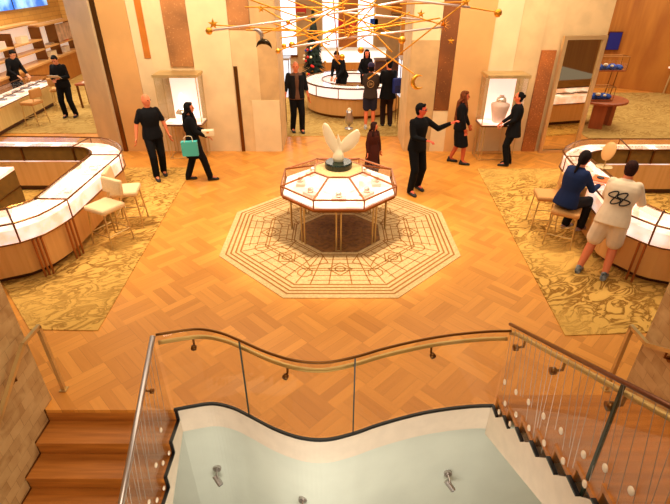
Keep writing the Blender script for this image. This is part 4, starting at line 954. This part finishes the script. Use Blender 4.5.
    if extra: extra(t, dict(hc=hc_, hf=hf, hu=hu, hrt=hrt, S=S, up=up, fw=fw2, rt=rt2, arms=arms, hip=hipc, L=L_, g=g, nm=nm))
    return t
def top_at(px, py, h): p = P(px, py, h); return (p.x, p.y)
# rz: 0 looks away from the viewer, 180 faces the viewer, -90 looks right, 90 looks left
p = top_at(10,49,1.74); person('man in black bending over the salon counter at the left edge', (p[0]-.3, p[1]+.2), R(-110), 1.78, lean=.35, hands=((-.15,.42,.98),(.18,.40,.98)), pitch=.3, skin=(214,150,112))
def paper(t, d):
    mb = MB(); c = (d['arms'][0][2]+d['arms'][1][2])/2; mb.box(c+Vector((0,.10,.03)), (.30,.2,.012), rx=R(35)); tag(mb.build('paper', M_white, t), 'white sheets')
person('man in black standing and reading white papers in the left salon', (P(72,117).x, P(72,117).y), R(185), 1.78, hands=((-.08,.26,1.13),(.09,.28,1.10)), pitch=.45, feet=((-.14,0,0),(.14,.03,0)), elb=(0,-.4,-1), extra=None, skin=(214,140,104))
pp = P(72,117); mb = MB(); mb.box((0,0,0), (.30,.21,.012), rx=R(-30)); o = mb.build('paper_sheets', M_white); o.location = (pp.x+.01, pp.y-.33, 1.20); tag(o, 'white sheets of paper held by the man in black', 'paper')
pb = P(161,177); person('bald man in black t-shirt and black trousers walking on the left', (pb.x, pb.y), R(-150), 1.72, top_long=False, feet=((-.10,-.12,0),(.10,.14,0)), hands=((-.32,.08,.84),(.34,.05,.86)), yaw=R(35), hair='bald', skin=(226,128,84), bulk=1.08)
pw = P(199,180); person('woman in black hooded coat walking right past the left vitrine', (pw.x, pw.y), R(-75), 1.60, bulk=1.2, fem=True, feet=((-.08,-.22,0),(.09,.26,0)), hands=((-.12,.30,1.06),(.12,.30,1.02)), top_len=.28, hair='long', yaw=R(-5), elb=(0,-.5,-1), skin=(220,130,90))
# teal bag hanging at her near side
t = thing('shopping_bag', (pw.x+.0, pw.y-.26, .62), R(8), 'teal paper shopping bag carried by the woman in the black coat', 'bag')
mb = MB(); mb.box((0,0,.14), (.30,.11,.28)); mb.build('bag_body', M_tealbag, t); mb = MB()
mb.tube(catmull([(-.08,-.05,.27),(-.06,-.03,.38),(.06,-.03,.38),(.08,-.05,.27)], 5), .006, 6); mb.build('handle', M_ivory, t)
ph_ = thing('handbag', (pw.x+.33, pw.y-.03, .93), R(10), 'small cream handbag in the hands of the woman in the black coat', 'bag')
mb = MB(); mb.box((0,0,.07), (.24,.10,.13), bev=.02); mb.build('bag_body', M_ivory, ph_, smooth=True); mb = MB(); mb.box((0,-.052,.09), (.05,.01,.03)); mb.build('clasp', M_gold, ph_)
def openjacket(t, d):
    mb = MB(); S, g = d['S'], d['g']
    for s_ in (-1,1):
        secs = []
        for o_, rx, ry in ((-.06,.175,.12),(.1,.165,.115),(.28,.17,.122),(.42,.18,.12),(.49,.15,.09)):
            c, u, w = d['L'](0, o_); secs.append((c+u*s_*.095-w*.01, u, w, .105*rx/.17, ry*g+.034))
        mb.loft(secs)
        a = d['arms'][0 if s_ < 0 else 1]; mb.cone(a[0], a[1], .066, .054); mb.cone(a[1], a[1].lerp(a[2], .3), .054, .05)
    mb.loft([(d['L'](0,o_)[0]-d['fw']*.05, d['rt'], d['fw'], .18, .095) for o_ in (-.06,.1,.28,.42,.48)])
    mb.build('jacket', d['nm']((20,20,24), 'jacket'), t, voxel=.012)
p5 = P(298,132); person('balding man in dark jacket and brown shirt walking out of the opening', (p5.x, p5.y), R(195), 1.82, feet=((-.1,.08,0),(.12,-.06,0)), hands=((-.30,.05,.85),(.32,.10,.86)), hair='bald', top=(104,72,54), top_long=False, skin=(226,128,84), yaw=R(-15), extra=openjacket)
person('salesman in a black suit bending over inside the round counter', (RCx-.35, RCy+.35), R(150), 1.80, lean=.5, hands=((-.1,.50,.93),(.12,.42,.92)), pitch=.25, hair='short', skin=(216,140,100))
person('saleswoman with long black hair inside the round counter', (RCx+.42, RCy+.45), R(185), 1.70, fem=True, hands=((-.14,.2,1.0),(.14,.2,1.0)), hair='long', skin=(226,120,80), elb=(0,-.4,-1))
def capx(t, d):
    mb = MB(); Rm = Matrix((d['hrt'], d['hf'], d['hu'])).transposed(); mb.ell(d['hc']+d['hu']*.05-d['hf']*.01, (.09,.105,.085), 12, Rm); mb.ell(d['hc']+d['hu']*.04+d['hf']*.12, (.07,.06,.012), 10, Rm); mb.build('cap', mat('navy_cap', (40,28,70), .8), t, smooth=True)
    mb = MB(); c = d['S'](.30)-d['fw']*.158; ps = [c+d['rt']*.085*math.cos(a*math.pi/12)+d['up']*.085*math.sin(a*math.pi/12) for a in range(25)]; mb.tube(ps, .008, 6)
    for q_ in (-.03, .0, .03): mb.tube([c+d['rt']*-.05+d['up']*q_, c+d['rt']*.05+d['up']*q_*.6], .007, 6)
    tag(mb.build('emblem', mat('emblem', (170,130,80), .8), t), 'pale round emblem on the back')
p8 = P(369,129); person('customer in dark sweatshirt, cap and shorts seen from behind at the round counter', (p8.x, p8.y), R(-5), 1.74, fem=False, top=(62,50,44), bottom='shorts', bc=(40,40,60), hands=((-.12,.34,1.02),(.15,.34,1.02)), hair='short', shoe=(230,225,220), collar='hood', elb=(0,-.4,-1), extra=capx, skin=(226,120,74), feet=((-.1,-.02,0),(.1,.03,0)), bulk=1.05)
p9 = P(386,126); p9t = person('customer in black with long dark trousers beside the one in shorts', (p9.x, p9.y), R(5), 1.78, top=(9,9,12), bc=(40,20,14), top_len=.1, hands=((-.14,.34,1.1),(.15,.32,1.02)), yaw=R(35), hair='short', elb=(0,-.4,-1), bulk=1.1, skin=(222,120,76))
t = thing('backpack', (p9.x+.22, p9.y-.14, .92), R(15), 'blue bag slung on the back of the customer in black', 'bag')
mb = MB(); mb.box((0,0,.2), (.24,.14,.4), bev=.05); mb.build('bag_body', mat('royal_blue', (22,40,120), .7), t, smooth=True); mb = MB(); mb.box((0,-.08,.14), (.16,.03,.16), bev=.012); mb.build('pocket', mat('dark_blue', (14,24,80), .7), t, smooth=True)
pc = P(374,122,1.2); person('child in a long brown coat behind the octagonal table', (pc.x, pc.y), R(-150), 1.22, fem=True, top=(74,30,20), top_len=.5, bc=(40,20,16), hair='long', yaw=R(60), hands=((-.22,.06,.86),(.22,.06,.86)), skin=(232,130,84), bulk=1.12, hc=(60,28,20))
pm = P(413,191); 
def glasses(t, d):
    mb = MB()
    for s_ in (-1,1): c = d['hc']+d['hf']*.103+d['hrt']*.032*s_+d['hu']*.01; mb.tube([c+d['hrt']*.024*math.cos(a*.524)+d['hu']*.018*math.sin(a*.524) for a in range(13)], .003, 4); mb.tube([c+d['hrt']*.024*s_, d['hc']+d['hrt']*.08*s_+d['hu']*.012], .003, 4)
    mb.build('glasses', M_black, t)
person('man in black jumper and glasses pointing to the right with his arm out', (pm.x, pm.y), R(-150), 1.72, feet=((-.14,-.04,0),(.16,.10,0)), hands=((-.50,.30,1.36),(.05,.30,1.12)), yaw=R(40), hair='short', skin=(226,96,66), elb=(0,-.2,-2), extra=glasses, bulk=1.05)
p12 = P(455,163); person('woman in a black dress with very long brown hair walking right', (p12.x, p12.y), R(-105), 1.60, bulk=1.15, fem=True, bottom='skirt', bl=.05, top_long=True, hands=((-.16,.20,.92),(.15,.12,.9)), feet=((-.08,-.14,0),(.09,.16,0)), hair='vlong', hc=(120,58,24), skin=(190,90,54))
p13 = P(507,165); person('saleswoman in black suit standing at the right vitrine', (p13.x, p13.y), R(80), 1.60, bulk=1.15, fem=True, hands=((-.12,.26,1.0),(.14,.26,1.0)), hair='bun', feet=((-.1,.05,0),(.1,-.04,0)), top_len=.12, skin=(226,120,80), elb=(0,-.4,-1), yaw=R(-5))
# seated woman
ps = at_seat(570,204); person('seated woman in a blue denim jacket and black trousers at the right counter', (ps.x-.10, ps.y-.05), R(-62), 1.70, hipz=.76, hipy=.0, lean=.22, fem=True, top=(22,38,78), bc=(18,16,20), feet=((-.10,.30,.16),(.12,.36,.2)), hands=((-.14,.48,1.0),(.16,.46,.98)), hair='pony', hc=(26,14,10), pitch=.15, elb=(0,-.6,-1), shoe=(120,60,60), bulk=1.12, skin=(224,140,100), yaw=R(10))
def logo(t, d):
    mb = MB(); c = d['S'](.25); rt, up_, fw_ = d['rt'], d['up'], d['fw']
    def pt(x, y): 
        dep = .172*math.sqrt(max(.1, 1-(x/.24)**2))
        return c+rt*x*1.0+up_*y-fw_*(dep)
    for s_ in (-1, 1):
        ps = []
        for a in range(41):
            th = a*2*math.pi/40; x0, y0 = .062*math.sin(2*th), .082*math.sin(th)
            ca, sa = math.cos(.5), math.sin(.5); ps.append(pt(x0*ca-y0*sa+s_*.055, x0*sa+y0*ca+.02))
        mb.tube(ps, .0095, 6)
    tag(mb.build('emblem', mat('logo_black', (14,14,18), .8), t), 'black looped double eight emblem across the back')
p15 = P(588,272); person('young man in white shirt and shorts standing at the right counter', (p15.x+.08, p15.y-.02), R(-38), 1.68, hipy=.05, hipz=.90, lean=.34, top=(236,214,182), top_long=True, bottom='shorts', bc=(232,212,184), feet=((-.20,-.14,0),(.14,-.12,0)), hands=((-.12,.56,1.02),(.22,.54,1.02)), hair='short', hc=(52,20,12), pitch=.15, elb=(0,-.6,-1), shoe=(50,60,64), bulk=1.18, top_len=.03, skin=(214,120,76), extra=logo)

# ================= LIGHT =================
def spot(loc, tgt, power, size=60, blend=.6, colr=(255,232,204), rad=.15):
    l = bpy.data.lights.new('downlight', 'SPOT'); l.energy = power; l.spot_size = R(size); l.spot_blend = blend; l.color = lin(colr)[:3]; l.shadow_soft_size = rad
    o = bpy.data.objects.new('downlight', l); col.objects.link(o); o.location = loc; o.rotation_euler = (Vector(tgt)-Vector(loc)).to_track_quat('-Z', 'Y').to_euler()
def area(loc, tgt, power, sx, sy, colr=(255,232,204)):
    l = bpy.data.lights.new('unseen_area_light', 'AREA'); l.energy = power; l.shape = 'RECTANGLE'; l.size = sx; l.size_y = sy; l.color = lin(colr)[:3]
    o = bpy.data.objects.new('unseen_area_light', l); col.objects.link(o); o.location = loc; o.rotation_euler = (Vector(tgt)-Vector(loc)).to_track_quat('-Z', 'Y').to_euler()
spot((.1,6.6,5.6), (.07,6.9,0), 1300, 46, .5)
spot((-4.6,7.0,5.6), (-4.6,7.2,0), 900, 70, .8)
spot((4.8,7.0,5.6), (4.8,7.2,0), 700, 70, .8)
area((0,7.4,5.6), (0,7.6,0), 330, 9, 5)
area((-3.2,8.8,4.9), (-3.2,11.6,1.2), 130, 4, .5)
area((3.4,8.8,4.9), (3.4,11.6,1.2), 130, 4, .5)
area((.4,16,4.9), (.4,16.5,0), 380, 5, 4)
area((-9.5,16,4.9), (-9.8,16.5,0), 520, 4, 7)
area((9.0,14.5,4.9), (9.0,15.5,0), 270, 4, 5)
area((0,1.0,5.5), (0,2.6,0), 110, 4, 2)
area((0,.9,-.6), (0,3.0,-1.2), 50, 2.6, .8, (255,242,222))  # added fill inside the void, below the floor, brightening its wall
w = bpy.data.worlds.new('World'); bpy.context.scene.world = w; w.use_nodes = True
w.node_tree.nodes['Background'].inputs[0].default_value = lin((255,228,196)); w.node_tree.nodes['Background'].inputs[1].default_value = .27

# ================= CAMERA =================
cam = bpy.data.cameras.new('camera'); cam.sensor_width = 36; cam.lens = F*36/670; cam.clip_start = .05; cam.clip_end = 100
co = bpy.data.objects.new('camera', cam); col.objects.link(co); co.location = (0,0,H); co.rotation_euler = (math.pi/2-TH, 0, 0)
sc = bpy.context.scene; sc.camera = co
sc.view_settings.view_transform = 'Standard'; sc.view_settings.look = 'None'; sc.view_settings.gamma = 1; sc.view_settings.use_curve_mapping = False
sc.view_settings.exposure = 0.12
